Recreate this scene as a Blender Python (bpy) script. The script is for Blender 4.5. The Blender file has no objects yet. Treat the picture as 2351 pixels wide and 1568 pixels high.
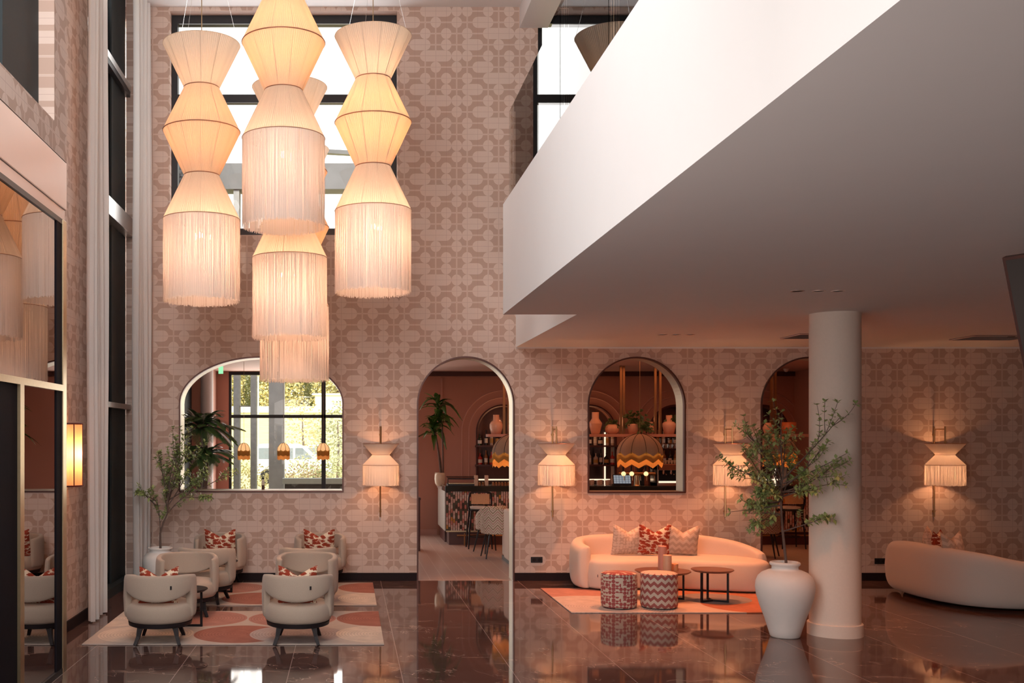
import bpy, math, random
from math import sin, cos, pi, radians as R
from mathutils import Vector, Matrix, noise
SC = bpy.context.scene
COL = SC.collection
# ------------------------------------------------------------------ camera, world, sun, daylight, exposure
FPX, VX, VY, HC = 2400.0, 800.0, 1003.0, 2.1
cam_d = bpy.data.cameras.new('camera'); cam = bpy.data.objects.new('camera', cam_d); COL.objects.link(cam)
cam.location = (0, 0, HC); cam.rotation_euler = (pi/2, 0, 0)
cam_d.sensor_width = 36; cam_d.lens = FPX/2351*36
cam_d.shift_x = (1175.5-VX)/2351; cam_d.shift_y = (VY-784)/2351
cam_d.clip_end = 600; cam_d.clip_start = .05
SC.camera = cam
SC.view_settings.view_transform = 'Standard'; SC.view_settings.look = 'None'
SC.view_settings.gamma = 1; SC.view_settings.use_curve_mapping = False
SC.view_settings.exposure = 0.22
w = bpy.data.worlds.new('sky'); SC.world = w; w.use_nodes = True
bgn = w.node_tree.nodes['Background']
bgn.inputs[0].default_value = (1, .975, .93, 1); bgn.inputs[1].default_value = 1.7
def light(name, kind, loc, energy, color, rot=(0,0,0), size=None, sy=None, rad=None, spot=None, blend=.5):
    d = bpy.data.lights.new(name, kind); d.energy = energy; d.color = color
    if kind == 'AREA':
        d.shape = 'RECTANGLE'; d.size = size; d.size_y = sy or size
    elif kind != 'SUN' and rad is not None: d.shadow_soft_size = rad
    if kind == 'SPOT': d.spot_size = spot; d.spot_blend = blend
    if kind == 'SUN': d.angle = R(1)
    o = bpy.data.objects.new(name, d); COL.objects.link(o); o.location = loc; o.rotation_euler = rot
    return o
WARM = (1, .60, .32); WARMER = (1, .46, .2); DAY = (1, .97, .95)
light('sun', 'SUN', (0, 0, 30), 4.5, (1, .92, .78), rot=(R(52), 0, R(-28)))
# daylight through the glazing of the rear and left facades (behind and beside the camera)
light('rear_window_daylight', 'AREA', (-.45, -5.6, 6.1), 360, DAY, rot=(R(90), 0, 0), size=3.9, sy=4.2)
light('rear_lobby_window_daylight', 'AREA', (6.0, -5.6, 1.8), 12, DAY, rot=(R(90), 0, 0), size=7, sy=2.4)
light('left_high_window_daylight', 'AREA', (-2.35, 4.9, 6.4), 285, DAY, rot=(0, R(-90), R(78)), size=3.2, sy=3.3)
light('left_high_window_daylight', 'AREA', (-2.35, -.3, 6.5), 2, DAY, rot=(0, R(-90), 0), size=3.2, sy=7.0)
light('left_entrance_daylight', 'AREA', (-2.3, 3.4, 1.9), 120, (1,.90,.83), rot=(0, R(-90), R(60)), size=3.4, sy=5.5)
light('back_window_daylight', 'AREA', (-.95, 15.45, 6.7), 60, DAY, rot=(R(-90), 0, 0), size=3.1, sy=3.1)
light('alley_curtain_fill', 'AREA', (-4.85, 13.4, 9.2), 1400, DAY, rot=(0, R(-52), 0), size=1.4, sy=4.5)  # lamp added high on the alley wall to whiten the curtains
cy = SC.cycles
cy.use_denoising = True
cy.use_adaptive_sampling = True; cy.adaptive_threshold = .02
cy.max_bounces = 7; cy.diffuse_bounces = 4; cy.glossy_bounces = 3; cy.transmission_bounces = 4; cy.transparent_max_bounces = 12
cy.caustics_reflective = False; cy.caustics_refractive = False
cy.sample_clamp_indirect = 4.0
random.seed(7)
# ------------------------------------------------------------------ helpers
def P(px, py, Y): return Vector(((px-VX)*Y/FPX, Y, HC-(py-VY)*Y/FPX))
def PX(px, Y): return (px-VX)*Y/FPX
def PZ(py, Y): return HC-(py-VY)*Y/FPX
class MB:
    def __init__(s): s.v = []; s.f = []
    def add(s, vs, fs):
        n = len(s.v); s.v += [tuple(v) for v in vs]; s.f += [tuple(i+n for i in f) for f in fs]; return s
    def box(s, x0, x1, y0, y1, z0, z1):
        return s.add([(x,y,z) for z in (z0,z1) for y in (y0,y1) for x in (x0,x1)],
            [(0,2,3,1),(4,5,7,6),(0,1,5,4),(2,6,7,3),(0,4,6,2),(1,3,7,5)])
    def cbox(s, c, size, rz=0, rx=0):
        M = Matrix.Rotation(rz,4,'Z') @ Matrix.Rotation(rx,4,'X')
        vs = [Vector(c) + M @ Vector((sx*size[0]/2, sy*size[1]/2, sz*size[2]/2)) for sz in (-1,1) for sy in (-1,1) for sx in (-1,1)]
        return s.add(vs, [(0,2,3,1),(4,5,7,6),(0,1,5,4),(2,6,7,3),(0,4,6,2),(1,3,7,5)])
    def prism(s, poly, z0, z1):
        n = len(poly)
        s.add([(x,y,z0) for x,y in poly]+[(x,y,z1) for x,y in poly],
            [tuple(range(n-1,-1,-1)), tuple(range(n,2*n))]+[(i,(i+1)%n,n+(i+1)%n,n+i) for i in range(n)])
        return s
    def lathe(s, prof, c=(0,0,0), seg=32, cap=True, wob=None):
        n = len(prof); vs = []; fs = []
        for i in range(seg):
            a = 2*pi*i/seg
            k = wob(i) if wob else 1
            for r,z in prof: vs.append((c[0]+r*k*cos(a), c[1]+r*k*sin(a), c[2]+z))
        for i in range(seg):
            j = (i+1)%seg
            for q in range(n-1): fs.append((i*n+q, j*n+q, j*n+q+1, i*n+q+1))
        if cap:
            if prof[0][0] > 1e-5: fs.append(tuple(i*n for i in range(seg-1,-1,-1)))
            if prof[-1][0] > 1e-5: fs.append(tuple(i*n+n-1 for i in range(seg)))
        return s.add(vs, fs)
    def tube(s, pts, rad, seg=8, cap=True, sq=1.0):
        pts = [Vector(p) for p in pts]; n = len(pts)
        rr = rad if isinstance(rad, (list,tuple)) else [rad]*n
        vs = []; fs = []; prev = None
        for i,p in enumerate(pts):
            t = (pts[min(i+1,n-1)]-pts[max(i-1,0)]).normalized()
            if prev is None:
                ref = Vector((1,0,0)) if abs(t.x) < .8 else Vector((0,1,0))
                u = t.cross(ref).normalized()
            else: u = (prev - t*prev.dot(t)).normalized()
            prev = u; v = t.cross(u)
            for k in range(seg):
                a = 2*pi*k/seg + (pi/4 if seg == 4 else 0)
                vs.append(p + (u*cos(a)+v*sin(a)*sq)*rr[i])
        for i in range(n-1):
            for k in range(seg):
                l = (k+1)%seg; fs.append((i*seg+k, i*seg+l, (i+1)*seg+l, (i+1)*seg+k))
        if cap: fs += [tuple(range(seg-1,-1,-1)), tuple((n-1)*seg+k for k in range(seg))]
        return s.add(vs, fs)
    def ring(s, r, z, t, c=(0,0), seg=48, m=6):
        vs = []; fs = []
        for i in range(seg):
            a = 2*pi*i/seg
            for k in range(m):
                b = 2*pi*k/m; q = r+t*cos(b)
                vs.append((c[0]+q*cos(a), c[1]+q*sin(a), z+t*sin(b)))
        for i in range(seg):
            for k in range(m):
                fs.append((i*m+k, ((i+1)%seg)*m+k, ((i+1)%seg)*m+(k+1)%m, i*m+(k+1)%m))
        return s.add(vs, fs)
    def grid(s, fn, nu, nv, closed_u=False):
        vs = [fn(i/(nu if closed_u else nu-1), j/(nv-1)) for i in range(nu) for j in range(nv)]
        fs = []
        for i in range(nu if closed_u else nu-1):
            for j in range(nv-1):
                k = (i+1)%nu; fs.append((i*nv+j, k*nv+j, k*nv+j+1, i*nv+j+1))
        return s.add(vs, fs)
    def leaf(s, p, d, up, L, W, droop=.15, seg=2):
        d = Vector(d).normalized(); sd = d.cross(Vector(up))
        if sd.length < 1e-4: sd = Vector((1,0,0))
        sd.normalize(); nrm = sd.cross(d)
        vs = [p]; prof = [0,.9,.75,0] if seg == 3 else [0,1,0]
        n = len(prof)
        for i in range(1, n-1):
            t = i/(n-1); c = p + d*L*t - Vector((0,0,1))*droop*L*t*t
            vs += [c+sd*W*prof[i]/2+nrm*W*.12, c-sd*W*prof[i]/2+nrm*W*.12]
        vs.append(p + d*L - Vector((0,0,1))*droop*L)
        fs = [(0,1,2)]
        for i in range(1, n-2): a = 2*i-1; fs.append((a,a+2,a+3,a+1))
        a = 2*(n-2)-1; fs.append((a, len(vs)-1, a+1))
        return s.add(vs, fs)
    def build(s, name, m, parent=None, smooth=False, bevel=0, loc=None, angle=40, **tags):
        me = bpy.data.meshes.new(name); me.from_pydata(s.v, [], s.f); me.validate(); me.update()
        if smooth: me.shade_smooth(); 
        if smooth and angle < 180: me.set_sharp_from_angle(angle=R(angle))
        o = bpy.data.objects.new(name, me); COL.objects.link(o)
        if m is not None: me.materials.append(m)
        if parent is not None: o.parent = parent
        if loc is not None: o.location = loc
        if bevel:
            b = o.modifiers.new('bevel', 'BEVEL'); b.width = bevel; b.segments = 2; b.limit_method = 'ANGLE'; b.angle_limit = R(50)
        for k,v in tags.items(): o[k] = v
        return o
def thing(name, label, cat, loc=(0,0,0), rz=0, group=None):
    o = bpy.data.objects.new(name, None); COL.objects.link(o)
    o.empty_display_size = .1
    o.location = loc; o.rotation_euler = (0,0,rz); o['label'] = label; o['category'] = cat
    if group: o['group'] = group
    return o
def tag(o, label, cat, group=None, kind=None):
    o['label'] = label; o['category'] = cat
    if group: o['group'] = group
    if kind: o['kind'] = kind
    return o
def copy_tree(o, parent=None):
    c = o.copy(); COL.objects.link(c); c.parent = parent
    for ch in list(o.children): copy_tree(ch, c)
    return c
def dup(o, label, loc, rz=None):
    c = copy_tree(o); c['label'] = label; c.location = loc
    if rz is not None: c.rotation_euler = (0,0,rz)
    return c
def struct(name, mb, m, **k):
    o = mb.build(name, m, **k); o['kind'] = 'structure'; return o
# ------------------------------------------------------------------ material helpers
class NT:
    def __init__(s, name):
        s.m = bpy.data.materials.new(name); s.m.use_nodes = True; s.t = s.m.node_tree; s.n = s.t.nodes
        s.b = s.n['Principled BSDF']; s.out = s.n['Material Output']
    def new(s, typ, **k):
        n = s.n.new(typ)
        for a,v in k.items(): setattr(n, a, v)
        return n
    def l(s, a, b): s.t.links.new(a, b)
    def val(s, x, sock):
        if isinstance(x, (int,float)): sock.default_value = x
        elif isinstance(x, tuple): sock.default_value = x if len(x) == len(sock.default_value) else (*x, 1)
        else: s.l(x, sock)
    def math(s, op, a, b=0, c=None, clamp=False):
        n = s.new('ShaderNodeMath', operation=op, use_clamp=clamp); s.val(a, n.inputs[0]); s.val(b, n.inputs[1])
        if c is not None: s.val(c, n.inputs[2])
        return n.outputs[0]
    def mix(s, f, a, b):
        n = s.new('ShaderNodeMix', data_type='RGBA'); s.val(f, n.inputs[0]); s.val(a, n.inputs[6]); s.val(b, n.inputs[7]); return n.outputs[2]
    def xyz(s, world=False):
        n = s.new('ShaderNodeTexCoord'); q = s.new('ShaderNodeSeparateXYZ'); s.l(n.outputs['Object'], q.inputs[0])
        return q.outputs[0], q.outputs[1], q.outputs[2]
    def obj(s): return s.new('ShaderNodeTexCoord').outputs['Object']
    def comb(s, x, y, z=0):
        n = s.new('ShaderNodeCombineXYZ'); s.val(x, n.inputs[0]); s.val(y, n.inputs[1]); s.val(z, n.inputs[2]); return n.outputs[0]
    def noise(s, scale=5, detail=2, vec=None, rough=.5, out=0):
        n = s.new('ShaderNodeTexNoise'); n.inputs['Scale'].default_value = scale; n.inputs['Detail'].default_value = detail
        n.inputs['Roughness'].default_value = rough
        s.l(vec if vec is not None else s.obj(), n.inputs['Vector']); return n.outputs[out]
    def ramp(s, f, stops, interp='LINEAR'):
        n = s.new('ShaderNodeValToRGB'); r = n.color_ramp; r.interpolation = interp
        while len(r.elements) > 1: r.elements.remove(r.elements[-1])
        for i,(p,c) in enumerate(stops):
            e = r.elements[0] if i == 0 else r.elements.new(p)
            e.position = p; e.color = (*c, 1) if len(c) == 3 else c
        s.l(f, n.inputs[0]); return n.outputs[0]
    def bump(s, h, strength=.3, dist=.01):
        n = s.new('ShaderNodeBump'); n.inputs['Strength'].default_value = strength; n.inputs['Distance'].default_value = dist
        s.l(h, n.inputs['Height']); s.l(n.outputs[0], s.b.inputs['Normal'])
    def set(s, base=None, rough=None, metal=None, spec=None):
        if base is not None: s.val(base, s.b.inputs['Base Color'])
        if rough is not None: s.val(rough, s.b.inputs['Roughness'])
        if metal is not None: s.val(metal, s.b.inputs['Metallic'])
        if spec is not None: s.b.inputs['Specular IOR Level'].default_value = spec
        return s.m
def simple(name, c, rough=.6, metal=0, vary=.12, scale=12, bump=0, bscale=200, spec=None):
    t = NT(name)
    nz = t.noise(scale, 3)
    col = t.mix(nz, tuple(x*(1-vary) for x in c), tuple(min(1,x*(1+vary)) for x in c))
    t.set(col, rough, metal, spec)
    if bump: t.bump(t.noise(bscale, 2), bump, .003)
    return t.m
def emis(name, c, s):
    t = NT(name); t.set((0,0,0), .5); t.b.inputs['Emission Color'].default_value = (*c,1); t.b.inputs['Emission Strength'].default_value = s; return t.m
# ------------------------------------------------------------------ materials
X0W, Z0W, PU, PV = (928.2-800)/157.2, HC-(462.7-1003)/157.2, .1532, .16365
def wallpaper(name, axis):
    t = NT(name); x,y,z = t.xyz(); h = x if axis == 'X' else y
    u = t.math('DIVIDE', t.math('SUBTRACT', h, X0W), PU)
    v = t.math('DIVIDE', t.math('SUBTRACT', Z0W, z), PV)      # rows grow downwards
    cu = t.math('FLOOR', t.math('ADD', u, .5)); cv = t.math('FLOOR', t.math('ADD', v, .5))
    a = t.math('SUBTRACT', u, cu); b = t.math('SUBTRACT', v, cv)
    row = t.math('FLOORED_MODULO', cv, 4)
    half = t.math('GREATER_THAN', row, 1.5)
    odd = t.math('FLOORED_MODULO', row, 2)
    c = t.math('FLOORED_MODULO', t.math('ADD', cu, t.math('MULTIPLY', half, 6)), 12)
    f = t.math('DIVIDE', t.math('ADD', c, .5), 12)
    # R motif, G joined to the left (or vertical band when empty), B joined to the right
    C = (1,0,0); L = (1,0,1); M = (1,1,1); E = (1,1,0); V = (0,1,0); H = (0,0,0)
    r0 = [L, E, V, C, H, C, V, L, E, V, C, V]
    r1 = [C, H, C, V, C, V, C, H, L, M, E, C]
    ra = t.ramp(f, [(i/12, k) for i,k in enumerate(r0)], 'CONSTANT')
    rb = t.ramp(f, [(i/12, k) for i,k in enumerate(r1)], 'CONSTANT')
    code = t.mix(odd, ra, rb)
    s = t.new('ShaderNodeSeparateColor'); t.l(code, s.inputs[0]); mo, le, ri = s.outputs
    d = t.math('SQRT', t.math('ADD', t.math('MULTIPLY', a, a), t.math('MULTIPLY', b, b)))
    circ = t.math('LESS_THAN', d, .495)
    inl = t.math('MULTIPLY', t.math('LESS_THAN', a, 0), le); inr = t.math('MULTIPLY', t.math('GREATER_THAN', a, 0), ri)
    shape = t.math('MULTIPLY', mo, t.math('MAXIMUM', circ, t.math('MAXIMUM', inl, inr)))
    ab = t.math('ABSOLUTE', b); aa = t.math('ABSOLUTE', a)
    hb = t.math('LESS_THAN', t.math('ABSOLUTE', t.math('ADD', b, .0)), .062)
    vb = t.math('MULTIPLY', t.math('LESS_THAN', aa, .062), t.math('MULTIPLY', t.math('SUBTRACT', 1, mo), le))
    # vertical bands also run above and below circles in empty corners
    lines = t.math('MAXIMUM', hb, vb)
    light = t.math('MAXIMUM', shape, lines)
    thin = t.math('MAXIMUM', t.math('LESS_THAN', aa, .013), t.math('LESS_THAN', ab, .013))
    nz = t.noise(700, 2); patch = t.noise(3.3, 2)
    bgc = t.mix(patch, (.50,.365,.295), (.53,.36,.30)); lc = t.mix(patch, (.65,.505,.435), (.68,.53,.46))
    bgc = t.mix(t.math('MULTIPLY', nz, .35), bgc, (.42,.28,.21))
    col = t.mix(light, bgc, lc)
    col = t.mix(t.math('MULTIPLY', thin, .55), col, (.38,.24,.21))
    t.set(col, .62); t.b.inputs['Specular IOR Level'].default_value = .25
    return t.m
M_WALL_X = wallpaper('wallpaper_back', 'X'); M_WALL_Y = wallpaper('wallpaper_side', 'Y')
M_PLASTER = simple('white_plaster', (.80,.775,.78), .7, vary=.015, scale=3)
M_COLUMN = simple('column_plaster', (.82,.69,.60), .75, vary=.04, scale=40, bump=.15, bscale=90)
M_BASE = simple('dark_skirting', (.016,.009,.011), .6, spec=.15)
def floor_mat():
    t = NT('brown_marble_tiles'); x,y,z = t.xyz(); o = t.obj()
    gx = t.math('ABSOLUTE', t.math('SUBTRACT', t.math('FLOORED_MODULO', t.math('ADD', x, -.469+.5), 1.0), .5))
    gy = t.math('ABSOLUTE', t.math('SUBTRACT', t.math('FLOORED_MODULO', t.math('ADD', y, -9.97+.5), 1.0), .5))
    lx = t.math('LESS_THAN', gx, .0032); ly = t.math('LESS_THAN', gy, .0028)
    cx = t.math('FLOOR', t.math('SUBTRACT', x, .469)); cyy = t.math('FLOOR', t.math('SUBTRACT', y, 9.97))
    wn = t.new('ShaderNodeTexWhiteNoise', noise_dimensions='2D'); t.l(t.comb(cx, cyy), wn.inputs[0])
    off = t.math('MULTIPLY', wn.outputs[0], 37.0)
    vec = t.comb(t.math('ADD', t.math('MULTIPLY', x, .45), off), t.math('MULTIPLY', y, 1.6), off)
    n1 = t.noise(.9, 4, t.comb(t.math('ADD', t.math('MULTIPLY', x, .55), t.math('MULTIPLY', y, .5)), t.math('ADD', y, off), off), .55); n2 = t.noise(1.5, 4, t.comb(t.math('ADD', t.math('MULTIPLY', x, 1.2), off), t.math('MULTIPLY_ADD', x, .4, y), 3), .6)
    v1 = t.math('SUBTRACT', 1, t.math('MULTIPLY', t.math('ABSOLUTE', t.math('SUBTRACT', n1, .5)), 110), clamp=True)
    v2 = t.math('SUBTRACT', 1, t.math('MULTIPLY', t.math('ABSOLUTE', t.math('SUBTRACT', n2, .53)), 130), clamp=True)
    msk = t.ramp(t.noise(2.2, 2, vec), [(.44,(0,0,0)), (.6,(1,1,1))])
    vein = t.math('MULTIPLY', t.math('MAXIMUM', t.math('MULTIPLY', v1, .6), t.math('MULTIPLY', v2, .9)), msk)
    base = t.mix(t.noise(3, 5, vec), (.058,.031,.027), (.14,.080,.069))
    col = t.mix(t.math('MULTIPLY', vein, 1.0, clamp=True), base, (.42,.29,.235))
    col = t.mix(t.math('MULTIPLY', lx, .75), col, (.5,.38,.34))
    col = t.mix(t.math('MULTIPLY', ly, .2), col, (.45,.33,.3))
    t.set(col, .045); t.b.inputs['IOR'].default_value = 1.55
    t.bump(t.noise(2.2, 1), .012, .01)
    return t.m
M_FLOOR = floor_mat()
def tile_floor():
    t = NT('pink_patterned_tiles'); x,y,z = t.xyz()
    s = .2
    gx = t.math('ABSOLUTE', t.math('SUBTRACT', t.math('FLOORED_MODULO', x, s), s/2)); gy = t.math('ABSOLUTE', t.math('SUBTRACT', t.math('FLOORED_MODULO', y, s), s/2))
    g = t.math('MAXIMUM', t.math('GREATER_THAN', gx, s/2-.003), t.math('GREATER_THAN', gy, s/2-.003))
    p = t.math('SINE', t.math('MULTIPLY', t.math('ADD', gx, gy), 260)); q = t.math('GREATER_THAN', p, .2)
    col = t.mix(q, (.50,.33,.28), (.60,.44,.38)); col = t.mix(g, col, (.75,.66,.6))
    t.set(col, .32); return t.m
M_BARFLOOR = tile_floor()
M_PINK = simple('dusty_pink_paint', (.50,.25,.19), .6, vary=.04, scale=2)
M_PINKTRIM = simple('dusty_pink_moulding', (.55,.30,.245), .45, vary=.03)
M_BARCEIL = simple('bar_ceiling_paint', (.62,.42,.36), .7, vary=.03)
M_BRASS = simple('brushed_brass', (.66,.52,.33), .28, 1, vary=.1, scale=30)
M_BRASSD = simple('aged_brass', (.50,.30,.15), .33, 1, vary=.12)
M_CHAMP = simple('champagne_metal', (.55,.48,.38), .45, .8, vary=.06, scale=20)
M_PORTAL = simple('copper_toned_panel', (.74,.60,.56), .3, .75, vary=.05, scale=2)
M_BLACK = simple('black_metal', (.02,.02,.024), .4, .3)
M_DULL = simple('matt_black_door', (.012,.010,.014), .8, 0, spec=.1)
M_SLATE = simple('slate_window_frame', (.028,.036,.040), .6, 0, vary=.06, spec=.2)
M_STEEL = simple('brushed_steel_beam', (.68,.68,.68), .3, .9, vary=.1, scale=15)
M_DKWOOD = simple('dark_stained_wood', (.018,.013,.015), .5, vary=.3, scale=8, spec=.2)
M_MAHOG = simple('mahogany_wood', (.09,.03,.026), .38, vary=.3, scale=8)
def brick():
    t = NT('dark_exterior_brick'); n = t.new('ShaderNodeTexBrick'); x,y,z = t.xyz()
    t.l(t.comb(y, z), n.inputs['Vector']); n.inputs['Scale'].default_value = 1
    n.inputs['Brick Width'].default_value = .24; n.inputs['Row Height'].default_value = .055; n.inputs['Mortar Size'].default_value = .006
    n.inputs['Color1'].default_value = (.045,.045,.055,1); n.inputs['Color2'].default_value = (.09,.09,.11,1); n.inputs['Mortar'].default_value = (.015,.015,.018,1)
    hl = t.math('GREATER_THAN', t.noise(9, 4), .62)
    t.set(t.mix(t.math('MULTIPLY', hl, .35), n.outputs[0], (.32,.34,.4)), .6); return t.m
M_BRICK = brick()
def fabric(name, c, vary=.12, bump=.35, sc=420, sheen=.25):
    t = NT(name); n = t.noise(sc, 2); col = t.mix(n, tuple(x*(1-vary) for x in c), tuple(min(1,x*(1+vary)) for x in c))
    t.set(col, .9, spec=.15); t.bump(n, bump, .003)
    t.b.inputs['Sheen Weight'].default_value = sheen; return t.m
M_BOUCLE = fabric('oatmeal_boucle', (.48,.385,.31), .25, .6)
M_SOFA = fabric('cream_boucle', (.74,.585,.48), .07, .3, 260)
M_SOFA_G = fabric('stone_boucle', (.60,.52,.47), .07, .3, 260)
def palm_print():
    t = NT('rust_palm_print'); x,y,z = t.xyz()
    vec = t.comb(t.math('MULTIPLY', x, 1.0), t.math('MULTIPLY', y, 1.9), 0)
    v = t.new('ShaderNodeTexVoronoi'); v.inputs['Scale'].default_value = 14.0; v.inputs['Randomness'].default_value = .75
    wob = t.noise(55, 2, vec, out=1)
    vm = t.new('ShaderNodeMix', data_type='VECTOR'); vm.inputs[0].default_value = .07; t.l(vec, vm.inputs[4]); t.l(wob, vm.inputs[5])
    t.l(vm.outputs[1], v.inputs['Vector'])
    m = t.math('LESS_THAN', v.outputs['Distance'], .53)
    stem = t.math('GREATER_THAN', t.noise(70, 1, t.comb(x, t.math('MULTIPLY', y, .2), 0)), .68)
    col = t.mix(t.math('MAXIMUM', m, stem), (.80,.66,.50), (.30,.045,.022)); t.set(col, .85, spec=.2); t.bump(t.noise(500,1), .1, .002); return t.m
M_PALM = palm_print()
def chevron(name, c1, c2, cyl=False, per=.095, amp=.5, stripes=None, r=1.0):
    t = NT(name); x,y,z = t.xyz()
    if cyl:
        ang = t.math('ARCTAN2', y, x); u = t.math('MULTIPLY', ang, r); v = z
    else: u, v = x, y
    tri = t.math('PINGPONG', u, per/2)
    w_ = t.math('FLOORED_MODULO', t.math('SUBTRACT', v, t.math('MULTIPLY', tri, amp*2)), per)
    if stripes:
        col = t.ramp(t.math('DIVIDE', w_, per), stripes, 'CONSTANT')
    else: col = t.mix(t.math('LESS_THAN', w_, per/2), c1, c2)
    t.set(col, .85, spec=.2); t.bump(t.noise(500,1), .15, .002); return t.m
M_CHEV = chevron('beige_chevron_weave', (.72,.56,.45), (.55,.40,.31), per=.09, amp=.42)
M_CHEVR = chevron('rose_chevron_weave', (.62,.51,.42), (.37,.115,.10), True, .0875, .44, r=.2228)
M_CHEVM = chevron('multi_chevron_weave', (0,0,0), (0,0,0), True, .14, .6, r=.2451,
    stripes=[(0,(.62,.56,.46)), (.2,(.42,.20,.20)), (.32,(.66,.60,.5)), (.5,(.33,.25,.18)), (.68,(.7,.62,.54)), (.85,(.45,.33,.28))])
def geo(name, c1, c2, cyl=False, s=.04):
    t = NT(name); x,y,z = t.xyz()
    if cyl: u = t.math('MULTIPLY', t.math('ARCTAN2', y, x), .2165); v = z
    else: u, v = x, y
    iu = t.math('FLOOR', t.math('DIVIDE', u, s)); iv = t.math('FLOOR', t.math('DIVIDE', v, s))
    fu = t.math('SUBTRACT', t.math('SUBTRACT', t.math('DIVIDE', u, s), iu), .5); fv = t.math('SUBTRACT', t.math('SUBTRACT', t.math('DIVIDE', v, s), iv), .5)
    wn = t.new('ShaderNodeTexWhiteNoise', noise_dimensions='2D'); t.l(t.comb(iu, t.math('FLOORED_MODULO', iv, 4)), wn.inputs[0])
    d = t.math('LESS_THAN', t.math('SQRT', t.math('ADD', t.math('MULTIPLY', fu, fu), t.math('MULTIPLY', fv, fv))), .48)
    v1 = wn.outputs[0]
    sq = t.math('MULTIPLY', t.math('GREATER_THAN', v1, .72), t.math('LESS_THAN', fv, t.math('MULTIPLY_ADD', fu, 1.0, .1)))
    band = lambda a_, b_: t.math('MULTIPLY', t.math('GREATER_THAN', v1, a_), t.math('LESS_THAN', v1, b_))
    cut = t.math('MAXIMUM', t.math('MULTIPLY', t.math('LESS_THAN', v1, .2), t.math('GREATER_THAN', fv, 0)), t.math('MULTIPLY', band(.2,.36), t.math('LESS_THAN', fv, 0)))
    cut = t.math('MAXIMUM', cut, t.math('MULTIPLY', band(.36,.48), t.math('GREATER_THAN', fu, 0)))
    cut = t.math('MAXIMUM', cut, band(.93, 2))
    m = t.math('MULTIPLY', t.math('MAXIMUM', d, sq), t.math('SUBTRACT', 1, cut))
    t.set(t.mix(m, c1, c2), .85, spec=.2); t.bump(t.noise(500,1), .15, .002); return t.m
M_GEOR = geo('rose_geometric_weave', (.64,.53,.43), (.36,.085,.08), True, .0453)
M_GEOB = geo('beige_geometric_weave', (.60,.43,.33), (.76,.59,.48), False, .042)
def shade_mat(name, c, e=0.0, ec=(1,.6,.3), tr=.5):
    t = NT(name); t.n.remove(t.b)
    d = t.new('ShaderNodeBsdfDiffuse'); r = t.new('ShaderNodeBsdfTranslucent'); m = t.new('ShaderNodeMixShader'); m.inputs[0].default_value = tr
    x,y,z = t.xyz(); ang = t.math('ARCTAN2', y, x); st = t.math('SINE', t.math('MULTIPLY', ang, 130))
    col = t.mix(t.math('MULTIPLY_ADD', st, .5, .5), tuple(k*.9 for k in c), c)
    t.l(col, d.inputs[0]); t.l(col, r.inputs[0]); t.l(d.outputs[0], m.inputs[1]); t.l(r.outputs[0], m.inputs[2])
    t.l(m.outputs[0], t.out.inputs[0]); return t.m
M_SHADE = shade_mat('pleated_cream_string', (.88,.74,.60))
M_FRINGE = shade_mat('cream_fringe_string', (.92,.84,.78), tr=.45)
M_DOME = shade_mat('olive_linen_shade', (.36,.25,.19), tr=.03)
M_DOMEF1 = shade_mat('olive_fringe', (.40,.25,.08), tr=.3)
M_DOMEF2 = shade_mat('amber_fringe', (.85,.42,.14), tr=.5)
M_DOMEP = shade_mat('peach_silk_shade', (.85,.62,.45), tr=.5)
M_LANT = shade_mat('cream_lantern_fabric', (.9,.72,.5), tr=.6)
M_BULB = emis('lit_bulb', (1,.72,.42), 30)
M_LED = emis('led_strip', (1,.78,.55), 1.1)
M_REDTRIM = simple('dark_red_trim', (.14,.02,.015), .5)
M_COPPER = simple('copper_wire', (.45,.24,.16), .35, .8)
def glassm(name, tint, refl, rough=0):
    t = NT(name); t.n.remove(t.b)
    a = t.new('ShaderNodeBsdfTransparent'); a.inputs[0].default_value = (*tint,1); g = t.new('ShaderNodeBsdfGlossy'); g.inputs['Roughness'].default_value = rough
    m = t.new('ShaderNodeMixShader'); lw = t.new('ShaderNodeFresnel'); lw.inputs[0].default_value = 1.45
    f = t.math('MULTIPLY', lw.outputs[0], refl, clamp=True); t.l(f, m.inputs[0]); t.l(a.outputs[0], m.inputs[1]); t.l(g.outputs[0], m.inputs[2]); t.l(m.outputs[0], t.out.inputs[0]); return t.m
M_GLASS = glassm('window_glass', (.97,.98,.97), 1.0)
M_BALGLASS = glassm('greenish_balustrade_glass', (.955,.975,.965), 1.0)
def dark_glass():
    t = NT('tinted_entrance_glass'); t.set((.50,.46,.45), .0, 1.0); return t.m
M_DKGLASS = dark_glass()
M_CERAM = simple('matte_white_ceramic', (.83,.79,.76), .75, vary=.03, scale=14, bump=.25, bscale=35)
M_PEACHC = simple('peach_glazed_ceramic', (.75,.46,.33), .18, vary=.1)
M_CREAMC = simple('cream_glazed_ceramic', (.75,.62,.47), .15, vary=.08)
M_BARK = simple('grey_brown_bark', (.13,.085,.07), .8, vary=.3, scale=40, bump=.4, bscale=80)
M_SOIL = simple('dark_soil', (.05,.035,.03), .95)
def leafm(name, c1, c2, gloss=.4):
    t = NT(name); t.set(t.mix(t.noise(14, 2), c1, c2), gloss); t.b.inputs['Transmission Weight'].default_value = 0
    return t.m
M_LEAF = leafm('fresh_green_leaf', (.17,.25,.05), (.52,.58,.26))
M_PALMLEAF = leafm('palm_leaf', (.03,.10,.045), (.17,.27,.07), .3)
M_DRAC = leafm('glossy_dark_leaf', (.02,.07,.015), (.09,.18,.03), .22)
M_POTLEAF = leafm('shelf_plant_leaf', (.02,.06,.015), (.07,.12,.03), .4)
M_CURT = NT('sheer_white_curtain')
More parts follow.
